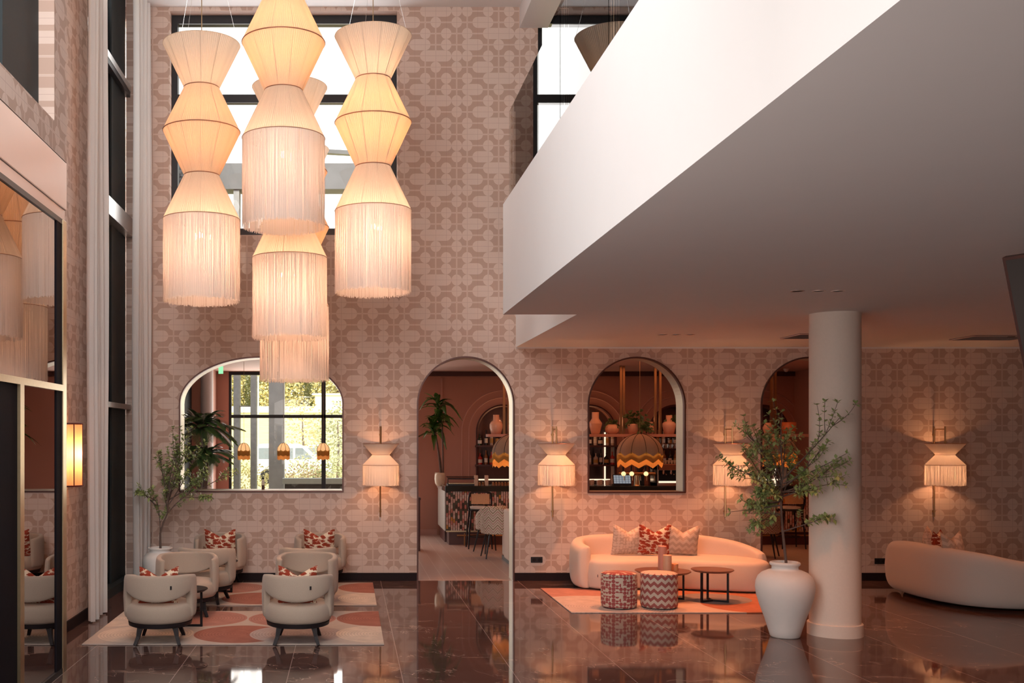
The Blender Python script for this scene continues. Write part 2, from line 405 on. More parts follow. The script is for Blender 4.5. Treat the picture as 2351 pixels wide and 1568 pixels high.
def curt():
    t = M_CURT; t.n.remove(t.b); d = t.new('ShaderNodeBsdfDiffuse'); r = t.new('ShaderNodeBsdfTranslucent'); m = t.new('ShaderNodeMixShader'); m.inputs[0].default_value = .35
    c = t.mix(t.noise(60,2,t.comb(t.xyz()[0], t.xyz()[1], t.math('MULTIPLY', t.xyz()[2], 8))), (.86,.82,.80), (.92,.89,.87)); t.l(c, d.inputs[0]); t.l(c, r.inputs[0])
    t.l(d.outputs[0], m.inputs[1]); t.l(r.outputs[0], m.inputs[2]); t.l(m.outputs[0], t.out.inputs[0]); return t.m
M_CURT = curt()
def rug(name, circles, base):
    t = NT(name); x,y,z = t.xyz(); col = t.mix(t.noise(6,3), tuple(k*.88 for k in base), tuple(k*1.08 for k in base)); hs = None
    for (cx,cy_,r,c,ln) in circles:
        dx = t.math('SUBTRACT', x, cx); dy = t.math('SUBTRACT', y, cy_)
        d = t.math('SQRT', t.math('ADD', t.math('MULTIPLY', dx, dx), t.math('MULTIPLY', dy, dy)))
        m = t.math('LESS_THAN', d, r)
        cc = t.mix(t.noise(7,4,None,.6), tuple(k*.72 for k in c), tuple(min(1,k*1.3) for k in c))
        if ln:
            g = t.math('GREATER_THAN', t.math('SINE', t.math('MULTIPLY', d, 190)), .35)
            cc = t.mix(t.math('MULTIPLY', g, .35), cc, tuple(k*.55 for k in c))
        col = t.mix(m, col, cc)
    t.set(col, .95, spec=.1); t.bump(t.noise(300,2), .4, .004); return t.m
# ------------------------------------------------------------------ room shell
YW, YI, YB = 15.27, 15.64, 22.4          # hall back wall, its bar side, bar back wall
XL, XP, XR = -3.03, -2.53, 11.5          # left wall, entrance portal face, right wall
ZC, ZS, ZM = 8.38, 3.41, 4.59            # hall ceiling, soffit, top of gallery edge
struct('floor', MB().box(-3.6, XR, -6, YW+.0, -.1, 0), M_FLOOR)
struct('floor', MB().box(-3.6, XR, YW, YB+.2, -.1, 0), M_BARFLOOR)
def arch_poly(x0, x1, z0, z1, rz, n=40):          # door/window outline; rz = height of the curved part
    c = (x0+x1)/2; a = (x1-x0)/2
    pts = [(x1, z0)] + [(c+a*cos(pi*i/n), z1-rz+rz*sin(pi*i/n)) for i in range(n+1)] + [(x0, z0)]
    return pts
ARCH = [('A', PX(411,YW), PX(789,YW), PZ(1130,YW), PZ(818,YW), .69), ('B', PX(957,YW), PX(1181,YW), 0.0, PZ(818,YW), .712),
        ('C', PX(1349,YW), PX(1574,YW), PZ(1132,YW), PZ(819,YW), .715), ('D', PX(1746,YW), PX(1972,YW), 0.0, PZ(819,YW), .715)]
def cut(o, cutters):
    for c in cutters:
        m = o.modifiers.new('b', 'BOOLEAN'); m.object = c; m.operation = 'DIFFERENCE'; m.solver = 'EXACT'
    bpy.context.view_layer.update()
    me = bpy.data.meshes.new_from_object(o.evaluated_get(bpy.context.evaluated_depsgraph_get()))
    o.modifiers.clear(); o.data = me
    for c in cutters: bpy.data.objects.remove(c)
def prism_y(poly, y0, y1):
    m = MB(); n = len(poly)
    m.add([(x,y0,z) for x,z in poly]+[(x,y1,z) for x,z in poly], [tuple(range(n)), tuple(range(2*n-1,n-1,-1))]+[(i,n+i,n+(i+1)%n,(i+1)%n) for i in range(n)])
    return m
bw = struct('wall_back', MB().box(-3.6, XR+.2, YW, YI, -.1, 8.6), M_WALL_X)
cs = []
for k,x0,x1,z0,z1,rz in ARCH:
    cs.append(prism_y(arch_poly(x0,x1,z0-(.2 if z0 == 0 else 0),z1,rz), YW-.3, YI+.3).build('cutter', None))
WN = [(PX(390,YW), PX(912,YW)), (PX(1235,YW), PX(1757,YW))]
for x0,x1 in WN: cs.append(MB().box(x0,x1,YW-.3,YI+.3,5.05,8.32).build('cutter', None))
cut(bw, cs)
# arch linings
def lining(name, poly, y0, y1, t, m, closed):
    mb = MB(); n = len(poly); c = (sum(p[0] for p in poly)/n, sum(p[1] for p in poly)/n)
    inner = []
    for i,p in enumerate(poly):
        a = Vector(poly[i-1] if i or closed else p); b = Vector(poly[(i+1)%n] if i < n-1 or closed else p); q = Vector(p)
        d1 = (q-a).normalized() if (q-a).length > 1e-6 else (b-q).normalized(); d2 = (b-q).normalized() if (b-q).length > 1e-6 else d1
        n1 = Vector((-d1.y, d1.x)); n2 = Vector((-d2.y, d2.x)); nn = (n1+n2).normalized(); k = t/max(.3, nn.dot(n1))
        inner.append((q.x+nn.x*k, q.y+nn.y*k))
    vs = [(x,y0,z) for x,z in poly]+[(x,y1,z) for x,z in poly]+[(x,y0,z) for x,z in inner]+[(x,y1,z) for x,z in inner]
    fs = []
    for i in range(n if closed else n-1):
        j = (i+1)%n; fs += [(i,j,2*n+j,2*n+i), (n+j,n+i,3*n+i,3*n+j), (2*n+i,2*n+j,3*n+j,3*n+i), (i,n+i,n+j,j)]
    return mb.add(vs, fs)
M_REVEAL = simple('dark_bronze_edge', (.11,.05,.042), .4, .5)
for i,(k,x0,x1,z0,z1,rz) in enumerate(ARCH):
    poly = arch_poly(x0,x1,z0,z1,rz); cl = z0 > 0
    o = struct('trim_%d'%(i+1), lining('', poly, YW-.02, YW+.06, .022, M_REVEAL, cl), M_REVEAL)
    o2 = lining('', poly, YW+.06, YI+.01, .02, M_CHAMP, cl).build('reveal_lining', M_CHAMP, o)
# window sill of arch A and C
struct('trim_5', MB().box(ARCH[0][1]+.03, ARCH[0][2]-.03, YW+.02, YI+.02, ARCH[0][3]+.02, ARCH[0][3]+.03), M_CHAMP)
# upper windows
def bigwindow(name, x0, x1, z0, z1, y, zs, xs, t=.12, m=None, pane=M_GLASS, ft=.07):
    m = m or M_BLACK; o = MB().box(x0,x1,y-ft,y+ft,z1-t,z1).box(x0,x1,y-ft,y+ft,z0,z0+t).box(x0,x0+t*.7,y-ft,y+ft,z0+t,z1-t).box(x1-t*.7,x1,y-ft,y+ft,z0+t,z1-t).build(name, m)
    o['kind'] = 'structure'
    for z in zs: MB().box(x0+t*.7,x1-t*.7,y-ft*.8,y+ft*.8,z-t/2,z+t/2).build('glazing_bar', m, o)
    for x in xs: MB().box(x-.045,x+.045,y-ft*.8,y+ft*.8,z0+t,z1-t).build('glazing_bar', m, o)
    MB().box(x0+.02,x1-.02,y-.01,y+.01,z0+.02,z1-.02).build('pane', pane, o)
    return o
for i,(x0,x1) in enumerate(WN): bigwindow('window_%d'%(i+1), x0+.005, x1-.005, 5.055, 8.315, YW+.22, [PZ(228,YW+.2)], [])
# ceiling, beam, soffit slab
struct('ceiling', MB().box(-3.6, XR+.2, -6.2, YW+.02, ZC, ZC+.2), M_PLASTER)
bx0 = PX(1193,YW); bx1 = PX(1258,YW)
struct('ceiling_beam', MB().box(bx0, bx1, -6, YW, PZ(64,YW), ZC), M_PLASTER)
XF, XF2, YF = 1.655, 2.445, 11.19
struct('gallery_slab', MB().prism([(XF,-6),(XR,-6),(XR,YW),(XF2,YW),(XF2,YF),(XF,YF)], ZS, ZM), M_PLASTER)
struct('trim_6', MB().box(XF2, XR, YW-.012, YW, ZS-.02, ZS), M_PLASTER)
bal = thing('glass_balustrade', 'clear glass balustrade standing along the edge of the white gallery', 'balustrade', (0,0,ZM))
gj = [YF-.1, 8.42, 6.85, 5.3, 3.7, 2.1, .5]
for a,b in zip(gj, gj[1:]): MB().box(XF+.05, XF+.067, b+.008, a-.008, 0, .96).build('glass_panel', M_BALGLASS, bal)
for a,b in ((XF+.07, XF2+.05),): MB().box(a, b, YF-.1, YF-.083, 0, .96).build('glass_panel', M_BALGLASS, bal)
for a,b in ((YF-.08, 13.2),(13.22, YW-.01)): MB().box(XF2+.05, XF2+.067, a, b, 0, .96).build('glass_panel', M_BALGLASS, bal)
# rear and right walls
struct('wall_right', MB().box(XR, XR+.2, -6, YB+.2, -.1, 8.6), M_WALL_Y)
struct('wall_rear', MB().box(-3.6, XR, -6.2, -6, -.1, 8.6), M_WALL_X)
# left wall: tall window between Y 12.1 and 15.0
LW0, LW1 = 12.15, 15.0
lw = MB().box(XL-.16, XL, 9.2, LW0, 0, ZC).box(XL-.16, XL, LW1, YW+.01, 0, ZC)
struct('wall_left', lw, M_WALL_Y)
bk = MB().box(-3.4, XP, 8.99, 9.39, 4.56, ZC).box(-2.665, XP, -6, 8.99, 4.56, 4.82).box(-2.665, XP, -6, -4.5, 4.82, ZC)
struct('wall_left', bk, M_WALL_Y)
struct('baseboard_left', MB().box(XL, XL+.02, 9.4, LW0, 0, .12), M_BASE)
bb = MB()
struct('baseboard_back', MB().box(XL, ARCH[1][1], YW-.02, YW, 0, .115), M_BASE)
struct('baseboard_back', MB().box(ARCH[1][2], ARCH[3][1], YW-.02, YW, 0, .115), M_BASE)
struct('baseboard_back', MB().box(ARCH[3][2], XR, YW-.02, YW, 0, .115), M_BASE)
# tall side window
o = MB().box(-3.26,-3.20,LW0,LW0+.12,0,ZC).box(-3.26,-3.20,14.12,LW1,0,ZC).box(-3.28,-3.10,LW0,LW1,0,.12).build('window_3', M_SLATE); o['kind'] = 'structure'
MB().box(-3.235,-3.225,LW0+.1,14.13,.1,ZC).build('pane', M_GLASS, o)
MB().box(-3.24,-3.07,LW0,LW1,4.96,5.2).build('steel_beam', M_STEEL, o)
MB().box(-3.22,-3.12,LW0,LW1,7.04,7.13).build('glazing_bar', M_STEEL, o)
MB().box(-3.21,-3.13,LW0,LW1,6.97,7.04).build('glazing_bar', M_BLACK, o)
MB().box(-3.22,-3.12,LW0,LW1,2.49,2.56).build('glazing_bar', M_STEEL, o)
MB().box(-3.22,-3.15,12.9,12.95,.12,ZC).build('glazing_bar', M_SLATE, o)
MB().box(-3.20,-3.19,13.08,13.095,.12,ZC).build('glazing_bar', M_STEEL, o)
# high window over the entrance
o = MB().box(-2.72,-2.665,8.05,8.99,4.82,ZC).box(-2.72,-2.665,-4.5,8.05,4.82,4.9).build('window_4', M_SLATE); o['kind'] = 'structure'
MB().box(-2.70,-2.69,-4.5,8.06,4.85,ZC).build('pane', M_GLASS, o)
struct('wall_outside_left', MB().box(-5.2,-5.0,5.0,26,-.1,10).box(-5.0,-3.6,5.0,5.2,-.1,10).box(-5.0,-3.27,25.8,26,-.1,10), M_BRICK)
# ------------------------------------------------------------------ entrance portal (left foreground)
por = thing('entrance_portal', 'copper and brass framed dark glass entrance at the left edge', 'entrance', (0,0,0))
MB().box(-3.0, XP, 5.0, 9.39, 4.13, 4.555).build('top_panel', M_PORTAL, por, bevel=.008)
MB().box(-3.0, XP-.012, 5.0, 9.37, 4.03, 4.125).build('top_rail', M_PORTAL, por)
MB().box(-3.0, XP, 9.27, 9.39, 0, 4.03).build('brass_post', M_BRASS, por, bevel=.004)
MB().box(-2.99, XP-.01, 9.10, 9.27, 0, 4.03).build('black_stile', M_DULL, por)
MB().box(-2.7, XP+.004, 5.0, 9.28, 2.505, 2.56).build('transom_bar', M_BRASS, por)
MB().box(-2.56, XP-.006, 5.0, 9.28, 3.985, 4.03).build('black_rail', M_BLACK, por)
MB().box(-2.62, XP+.004, 8.05, 8.15, 0, 2.505).build('brass_post', M_BRASS, por)
MB().box(-2.58, XP-.02, 5.0, 9.12, 2.56, 3.99).build('glass_pane', M_DKGLASS, por)
MB().box(-2.58, XP-.02, 8.15, 9.12, .03, 2.505).build('glass_pane', M_DKGLASS, por)
MB().box(-2.58, XP-.02, 5.0, 8.05, .0, 2.505).build('door_leaf', M_DULL, por)
MB().box(-2.6, XP-.004, 8.15, 9.28, 0, .05).build('bottom_rail', M_BLACK, por)
# lantern sconce on the left wall
lan = thing('wall_lantern', 'glowing cream half-round wall lantern with dark red trim beside the entrance', 'lamp', (XL, 11.12, 0))
hc = [(.2*cos(a), .17*sin(a)) for a in [pi/2-pi*i/12 for i in range(13)]]
m_ = MB()
for i in range(12):
    (x0,y0),(x1,y1) = hc[i],hc[i+1]; m_.add([(x0,y0,1.58),(x1,y1,1.58),(x1,y1,2.24),(x0,y0,2.24)], [(0,1,2,3)])
m_.build('lamp_shade', M_LANT, lan, smooth=True)
for z in (1.58, 2.24): MB().tube([(x,y,z) for x,y in hc], .009, 6).build('shade_trim', M_REDTRIM, lan)
for i in (3, 6, 9): MB().tube([(hc[i][0]*1.01,hc[i][1]*1.01,1.58),(hc[i][0]*1.01,hc[i][1]*1.01,2.24)], .006, 6).build('shade_rib', M_REDTRIM, lan)
MB().box(0,.03,-.05,.05,1.8,2.0).build('wall_plate', M_BRASS, lan)
light('lantern_light', 'POINT', (XL+.09, 11.12, 1.92), 13, (1,.40,.13), rad=.04)
# ------------------------------------------------------------------ curtains
def curtain(label, x, y0, y1, z1, amp, folds, ph=0, dx=0):
    n = folds*10
    def fn(u, v):
        k = .55+.45*min(1, v*1.3+.1)
        return (x + amp*sin(2*pi*folds*u+ph)*(.7+.3*sin(9*u+ph)) + dx*u + .01*sin(7*v+5*u), y0+(y1-y0)*u+.02*sin(2*pi*folds*u*1.0+ph+1.2), z1*(1-v)+.02)
    m = MB().grid(fn, n, 24)
    o = m.build('curtain', M_CURT, smooth=True, angle=180); tag(o, label, 'curtain', 'floor length sheer curtains'); 
    return o
curtain('floor length white curtain hanging nearest the lantern beside the tall window', -2.90, 11.72, 12.5, 8.3, .055, 5)
curtain('floor length white curtain in the corner behind the left planted vase', -2.93, 14.35, 15.12, 8.3, .06, 5, 1.0, dx=.05)
# ------------------------------------------------------------------ column
colm = thing('column', 'round cream plaster column with a ring base behind the large white vase', 'column', (5.175, 11.12, 0)); colm['kind'] = 'structure'
MB().lathe([(.255,0),(.255,ZS)], seg=64).build('column_shaft', M_COLUMN, colm, smooth=True)
MB().lathe([(.0,0),(.275,0),(.275,.125),(.268,.132),(.25,.132)], seg=64).build('column_base', M_COLUMN, colm, smooth=True)
# ------------------------------------------------------------------ outlets, downlights, vents
for px,lab in ((1232,'black double wall socket left of the big sofa'), (2021,'black double wall socket right of the column')):
    x = PX(px,YW); z = PZ(1285 if px < 2000 else 1288,YW)
    s_ = MB().box(x-.085,x+.085,YW-.014,YW,z-.042,z+.042).build('wall_socket', M_BLACK, bevel=.004); tag(s_, lab, 'socket', 'black wall sockets')
    for dx in (-.04,.04):
        MB().lathe([(.0,0),(.027,0),(.027,.004),(.022,.004),(.02,.0015),(0,.0015)], seg=20).build('socket_insert', M_DKWOOD, s_).matrix_local = Matrix.Translation((x+dx,YW-.018,z)) @ Matrix.Rotation(R(-90),4,'X')
for (px,py,pos) in ((1831,668,'left'),(1880,668,'middle'),(1924,668,'right'),(1521,768,'left'),(1552,768,'middle'),(1585,768,'right')):
    Y = FPX*(ZS-HC)/(VY-py); X = PX(px,Y)
    near = py < 700
    d_ = thing('downlight', 'small round recessed ceiling downlight, %s of the trio %s'%(pos, 'in front of the column top' if near else 'above the arched bar window'), 'downlight', (X,Y,ZS), group='recessed downlights in the soffit')
    MB().lathe([(.045,-.004),(.06,-.004),(.06,0),(.045,0)], seg=24, cap=False).build('trim_ring', M_PORTAL, d_)
    MB().lathe([(0,-.0015),(.046,-.0015)], seg=24, cap=False).build('lens', M_BLACK, d_)
for k,(x0,x1,Y,lab) in enumerate(((5.72,6.12,13.55,'slatted ceiling air vent behind the column top'), (8.07,8.9,13.75,'slatted ceiling air vent above the right-hand wall lamp'))):
    v_ = thing('ceiling_vent', lab, 'vent', ((x0+x1)/2,Y,ZS), group='ceiling air vents'); L = (x1-x0)/2
    MB().box(-L,L,-.3,.3,-.004,0).build('vent_backing', M_DKWOOD, v_)
    MB().box(-L,L,-.3,-.28,-.015,-.004).box(-L,L,.28,.3,-.015,-.004).box(-L,-L+.02,-.28,.28,-.015,-.004).box(L-.02,L,-.28,.28,-.015,-.004).build('vent_frame', M_PORTAL, v_)
    for i in range(9): MB().cbox((0,-.24+.06*i,-.010),(2*L-.04,.028,.003),rx=.35).build('slat', M_PORTAL, v_)
d_ = thing('smoke_detector', 'small dark disc on the ceiling beside the long air vent', 'detector', (PX(2322,13.5),13.5,ZS)); MB().lathe([(0,-.02),(.045,-.02),(.05,0)],seg=20).build('detector_body', M_BLACK, d_)
# wall screen hung at the upper right
tv = thing('hanging_screen', 'dark tilted flat screen hanging from the ceiling at the right edge', 'screen', (4.41,7.05,3.30))
Mx = Matrix.Translation((4.375,7.0,3.30)) @ Matrix.Rotation(R(-60),4,'Z') @ Matrix.Rotation(R(20),4,'X')
tv.matrix_world = Mx
t = NT('screen_glass_grey'); zz = t.xyz()[2]
t.set((.075,.065,.062), .12); M_TV = t.m
MB().box(0,1.9,0,.05,-1.15,0).build('screen_frame', M_REVEAL, tv, bevel=.004)
MB().box(.022,1.878,-.004,.001,-1.128,-.022).build('screen_glass', M_TV, tv)
MB().box(.8,1.1,.05,.2,-.6,-.3).build('bracket', M_BLACK, tv)
MB().tube([(.95,.15,-.45),(.95,.03,.08)], .025).build('ceiling_pole', M_BLACK, tv)
# ------------------------------------------------------------------ warm light from the soffit downlights
for (x,y,e) in ((4.2,13.2,44),(3.6,13.9,40),(5.3,13.9,24),(4.2,9.4,20),(7.9,13.0,12),(8.4,10.5,10),(9.6,13,6),(6.4,9.5,14)):
    light('downlight_beam', 'SPOT', (x,y,ZS-.03), e*5.0, (1,.33,.13), spot=R(95), blend=.8, rad=.05)
# ------------------------------------------------------------------ large fringed pendants
def cone(r0, z0, r1, z1, seg=220):
    w_ = lambda i: 1.0 + (.006 if i % 2 else -.006)
    return MB().lathe([(r0,z0),(r0*.5+r1*.5,(z0+z1)/2),(r1,z1)], seg=seg, cap=False, wob=w_)
def fringe_mb(r, z1, z0, n, w_, jit=.02, layers=2, seed=1):
    rnd = random.Random(seed); m = MB()
    for L in range(layers):
        rr = r-.006*L
        for i in range(n):
            a = 2*pi*(i+.5*L+rnd.uniform(-.3,.3))/n; zb = z0+rnd.uniform(-jit,jit*.6); h = w_/rr/2; dr = rnd.uniform(-.006,.006)
            b = a+rnd.uniform(-.006,.006)
            m.add([(rr*cos(a-h),rr*sin(a-h),z1),(rr*cos(a+h),rr*sin(a+h),z1),((rr+dr)*cos(b+h),(rr+dr)*sin(b+h),zb),((rr+dr)*cos(b-h),(rr+dr)*sin(b-h),zb)], [(0,1,2,3)])
    return m
PR, PW = .45, .205
def make_pendant(label, loc, tiers, cord, seed, group='large fringed pendant lamps over the lounge', n=330, E=(55,45)):
    # tiers: heights above the fringe end of the rings, from the fringe ring upwards
    p = thing('fringed_pendant_lamp', label, 'lamp', loc, group=group)
    rad = [PR, PW, PR, PW, PR][:len(tiers)]
    fringe_mb(PR, tiers[0], 0, n, .0068, seed=seed).build('fringe', M_FRINGE, p, kind='stuff')
    for i in range(len(tiers)-1): cone(rad[i], tiers[i], rad[i+1], tiers[i+1]).build('lamp_shade', M_SHADE, p)
    for i,z in enumerate(tiers):
        MB().ring(rad[i]+.001, z, (.004,.006,.006,.006,.003)[i], m=6).build('shade_ring', M_SHADE if i == 4 else M_COPPER, p)
    m = MB()
    for i in range(len(tiers)-1):
        for k in range(12):
            a = 2*pi*k/12+.1*seed; q = .985
            m.tube([(rad[i]*q*cos(a),rad[i]*q*sin(a),tiers[i]),(rad[i+1]*q*cos(a),rad[i+1]*q*sin(a),tiers[i+1])], .003, 4)
    m.build('wire_frame', M_COPPER, p)
    top = tiers[-1]
    MB().tube([(0,0,tiers[0]-.1),(0,0,cord)], .006, 6).build('cord', M_BRASS, p)
    for a in (.3, 2.4, 4.5): MB().tube([(rad[-1]*cos(a),rad[-1]*sin(a),top),(.03,0,min(cord, top+1.9))], .0018, 4).build('suspension_wire', M_STEEL, p)
    MB().lathe([(0,0),(.07,0),(.07,.03),(0,.03)], seg=24).build('ceiling_canopy', M_BRASS, p, loc=(0,0,cord-.03))
    for sx in (-1,1,0):
        MB().lathe([(0,-.035),(.022,-.02),(.028,0),(.02,.022),(.012,.04),(0,.05)], c=(.08*sx,(-.08 if sx == 0 else .02),tiers[0]-.20), seg=12).build('bulb', M_BULB, p, smooth=True)
    z = loc[2]
    light('pendant_light', 'POINT', (loc[0],loc[1],z+tiers[0]-.38), E[0]*.58, (1,.52,.31), rad=.07)
    if len(tiers) > 3: light('pendant_light', 'POINT', (loc[0],loc[1],z+tiers[2]), E[1]*.27, (1,.38,.12), rad=.07)
    if len(tiers) > 4: light('pendant_light', 'POINT', (loc[0],loc[1],z+tiers[3]+.22), E[1]*.09, (1,.58,.34), rad=.07)  # extra lamp added inside the top cone to brighten its string
    return p
TI = [.955,1.475,1.995,2.505,3.01]
make_pendant('left fringed pendant lamp of the cluster, hanging in front of the tall side window', (PX(463,12.3),12.3,PZ(691,12.3)), TI, ZC-PZ(691,12.3), 1, E=(50,45))
make_pendant('right fringed pendant lamp of the cluster, brightest amber in its middle tiers', (PX(856.5,12.3),12.3,PZ(671,12.3)), TI, ZC-PZ(671,12.3), 2, E=(60,70))
make_pendant('highest fringed pendant lamp, in the centre nearest the camera with its top cut off', (PX(651,11.37),11.37,PZ(520,11.37)), TI, ZC-PZ(520,11.37)-.01, 3, E=(35,60))
make_pendant('centre fringed pendant lamp hanging just below and behind the highest one', (PX(663,12.4),12.6,PZ(771,12.4)), TI, ZC-PZ(771,12.4), 4, E=(60,45))
make_pendant('lowest fringed pendant lamp, rearmost of the cluster above the left arched opening', (PX(675.5,13.6),13.65,PZ(870,13.35)), TI, ZC-PZ(870,13.35), 5, E=(45,45))
make_pendant('unlit fringed pendant lamp over the upper gallery seen behind the glass', (PX(1405,12.4),12.4,PZ(268,12.4)), TI[:1]+[1.22], ZC-PZ(268,12.4), 6, group='x', E=(0,0)) if False else None
g = thing('gallery_pendant_lamp', 'tan pleated cone pendant lamp over the upper gallery behind the glass', 'lamp', (PX(1402,12.3),12.3,PZ(180,12.3)))
M_SHADET = shade_mat('pleated_tan_string', (.5,.36,.24), tr=.3)
cone(.18,0,.46,.42).build('lamp_shade', M_SHADET, g); cone(.42,-.5,.18,0).build('lamp_shade', M_SHADET, g)
MB().ring(.46,.42,.006).build('shade_ring', M_COPPER, g); MB().ring(.18,0,.006).build('shade_ring', M_COPPER, g)
fringe_mb(.42,-.5,-1.0,200,.009).build('fringe', M_SHADET, g)
MB().tube([(0,0,-.3),(0,0,ZC-PZ(180,12.3))],.006,6).build('cord', M_BRASS, g)
# ------------------------------------------------------------------ fringed wall sconces
M_SHADES = shade_mat('pleated_blush_string', (.86,.72,.62), tr=.16)
def make_sconce():
    s = thing('fringed_wall_sconce', '', 'lamp', group='fringed wall lamps on the back wall')
    r, rw = .262, .122                                   # local origin: wall point, lamp axis at y=-.30
    ax = -.30; C = (0, ax)
    def sh(mb, name, m, **k): return mb.build(name, m, s, loc=(0,ax,0), **k)
    sh(cone(rw,.41,.262,.57,150), 'lamp_shade', M_SHADES); sh(cone(r,.265,rw,.41,150), 'lamp_shade', M_SHADES)
    sh(fringe_mb(r,.265,-.02,240,.0062,.008,2,9), 'fringe', M_FRINGE, kind='stuff')
    for q,z in ((r,.265),(rw,.41),(.262,.57)): sh(MB().ring(q,z,.0035), 'shade_ring', M_COPPER)
    MB().tube([(0,-.02,-.5),(0,-.02,.82)], .011, 8).build('wall_rod', M_BRASSD, s)
    MB().tube([(0,-.02,.78),(0,ax,.78)], .009, 8).build('top_arm', M_BRASSD, s)
    MB().tube([(0,ax,.82),(0,ax,.42)], .011, 8).build('drop_rod', M_BRASSD, s)
    MB().lathe([(0,-.03),(.03,0),(.02,.05),(0,.06)],c=(0,ax,.36),seg=12).build('bulb', M_BULB, s, smooth=True)
    for z in (-.42,.7): MB().tube([(0,-.02,z),(0,0,z)], .02, 10).build('wall_bracket', M_BRASSD, s)
    return s
sc0 = None
for px, lab in ((873,'fringed wall lamp between the left arched opening and the doorway'), (1268,'fringed wall lamp between the doorway and the arched bar window'),
                (1664,'fringed wall lamp above the big sofa, partly behind the leafy tree'), (2143,'fringed wall lamp farthest right, above the second sofa')):
    x = PX(px, YW); z = PZ(1108, YW)
    if sc0 is None: sc0 = make_sconce(); s = sc0; s['label'] = lab; s.location = (x,YW,z)
    else: s = dup(sc0, lab, (x,YW,z))
    light('sconce_light', 'POINT', (x,YW-.30,z+.44), 8 if px < 2000 else 8, (1,.40,.14), rad=.02)
    light('sconce_light', 'POINT', (x,YW-.30,z+.16), 8 if px < 2000 else 8, (1,.47,.22), rad=.05)
# ------------------------------------------------------------------ rugs
CR, CP, CC, CG = (.36,.15,.115), (.44,.22,.18), (.66,.54,.45), (.46,.37,.345)
rc = [(-.98,-.46,.5,CC,1),(.02,-.46,.49,CR,1),(.62,-.46,.5,CG,1),(1.53,-.46,.5,CC,1),(-1.5,.47,.5,CC,1),(-.50,.48,.5,CP,1),(.52,.48,.5,CP,1),(1.53,.48,.5,CR,1)]
M_RUG1 = rug('circle_patterned_rug', rc, (.52,.43,.375))
rc2 = [(-1.2,.5,.75,(.50,.24,.19),0),(-1.1,-.6,.9,(.62,.50,.44),1),(.1,.3,.7,(.62,.42,.32),0),(.85,-.45,.62,(.48,.17,.10),0),(1.0,.55,.85,(.46,.18,.11),0),(.55,.05,.45,(.30,.25,.25),0),(1.6,-.6,.6,(.74,.55,.4),0)]
M_RUG2 = rug('abstract_circle_rug', rc2, (.64,.47,.38))
def mkrug(label, x0, x1, y0, y1, m):
    o = MB().box(-(x1-x0)/2,(x1-x0)/2,-(y1-y0)/2,(y1-y0)/2,0,.012).build('area_rug', m, bevel=.004, loc=((x0+x1)/2,(y0+y1)/2,.0005))
    tag(o, label, 'rug', 'circle patterned area rugs')
mkrug('circle patterned rug under the front row of armchairs', -2.69, .36, 10.54, 12.54, M_RUG1)
mkrug('circle patterned rug under the rear armchairs nearest the wall', -2.69, .352, 12.99, 14.99, M_RUG1)
mkrug('coral and cream abstract rug under the patterned poufs', 2.654, 5.70, 12.44, 14.44, M_RUG2)
# ------------------------------------------------------------------ swept upholstery
def interp(pts, t):
    # Catmull-Rom through list of tuples, t in 0..1
    n = len(pts)-1; s = min(max(t,0),.99999)*n; i = int(s); f = s-i
    p0,p1,p2,p3 = pts[max(i-1,0)],pts[i],pts[min(i+1,n)],pts[min(i+2,n)]
    return tuple(.5*((2*b)+(-a+c)*f+(2*a-5*b+4*c-d)*f*f+(-a+3*b-3*c+d)*f**3) for a,b,c,d in zip(p0,p1,p2,p3))
def sweep_band(fn, N=64, M=20, endk=.06):
    """fn(t)->(x,y,zbot,ztop,thick,nx,ny) ; rounded cross-section, rounded ends"""
    vs = []; fs = []
    for i in range(N):
        t = i/(N-1); x,y,z0,z1,th,nx,ny,bul = fn(t)
        e = min(t, 1-t)/endk; k = math.sqrt(max(0, 1-(1-min(1,e))**2)) if e < 1 else 1
        k = max(k, .02)
        for j in range(M):
            a = 2*pi*j/M; ca, sa = cos(a), sin(a)
            ex = .38 if th < .12 else .6
            u = math.copysign(abs(ca)**ex, ca); v = math.copysign(abs(sa)**(ex*.7), sa)
            hz = (z1-z0)/2; zc = (z0+z1)/2
            off = u*th/2*k + bul*(1-(v*.9)**2)
            vs.append((x+nx*off, y+ny*off, zc+v*hz*(.96+.04*k) - (1-k)*0.0))
    for i in range(N-1):
        for j in range(M):
            l = (j+1)%M; fs.append((i*M+j, i*M+l, (i+1)*M+l, (i+1)*M+j))
    fs += [tuple(range(M-1,-1,-1)), tuple((N-1)*M+j for j in range(M))]
    return MB().add(vs, fs)
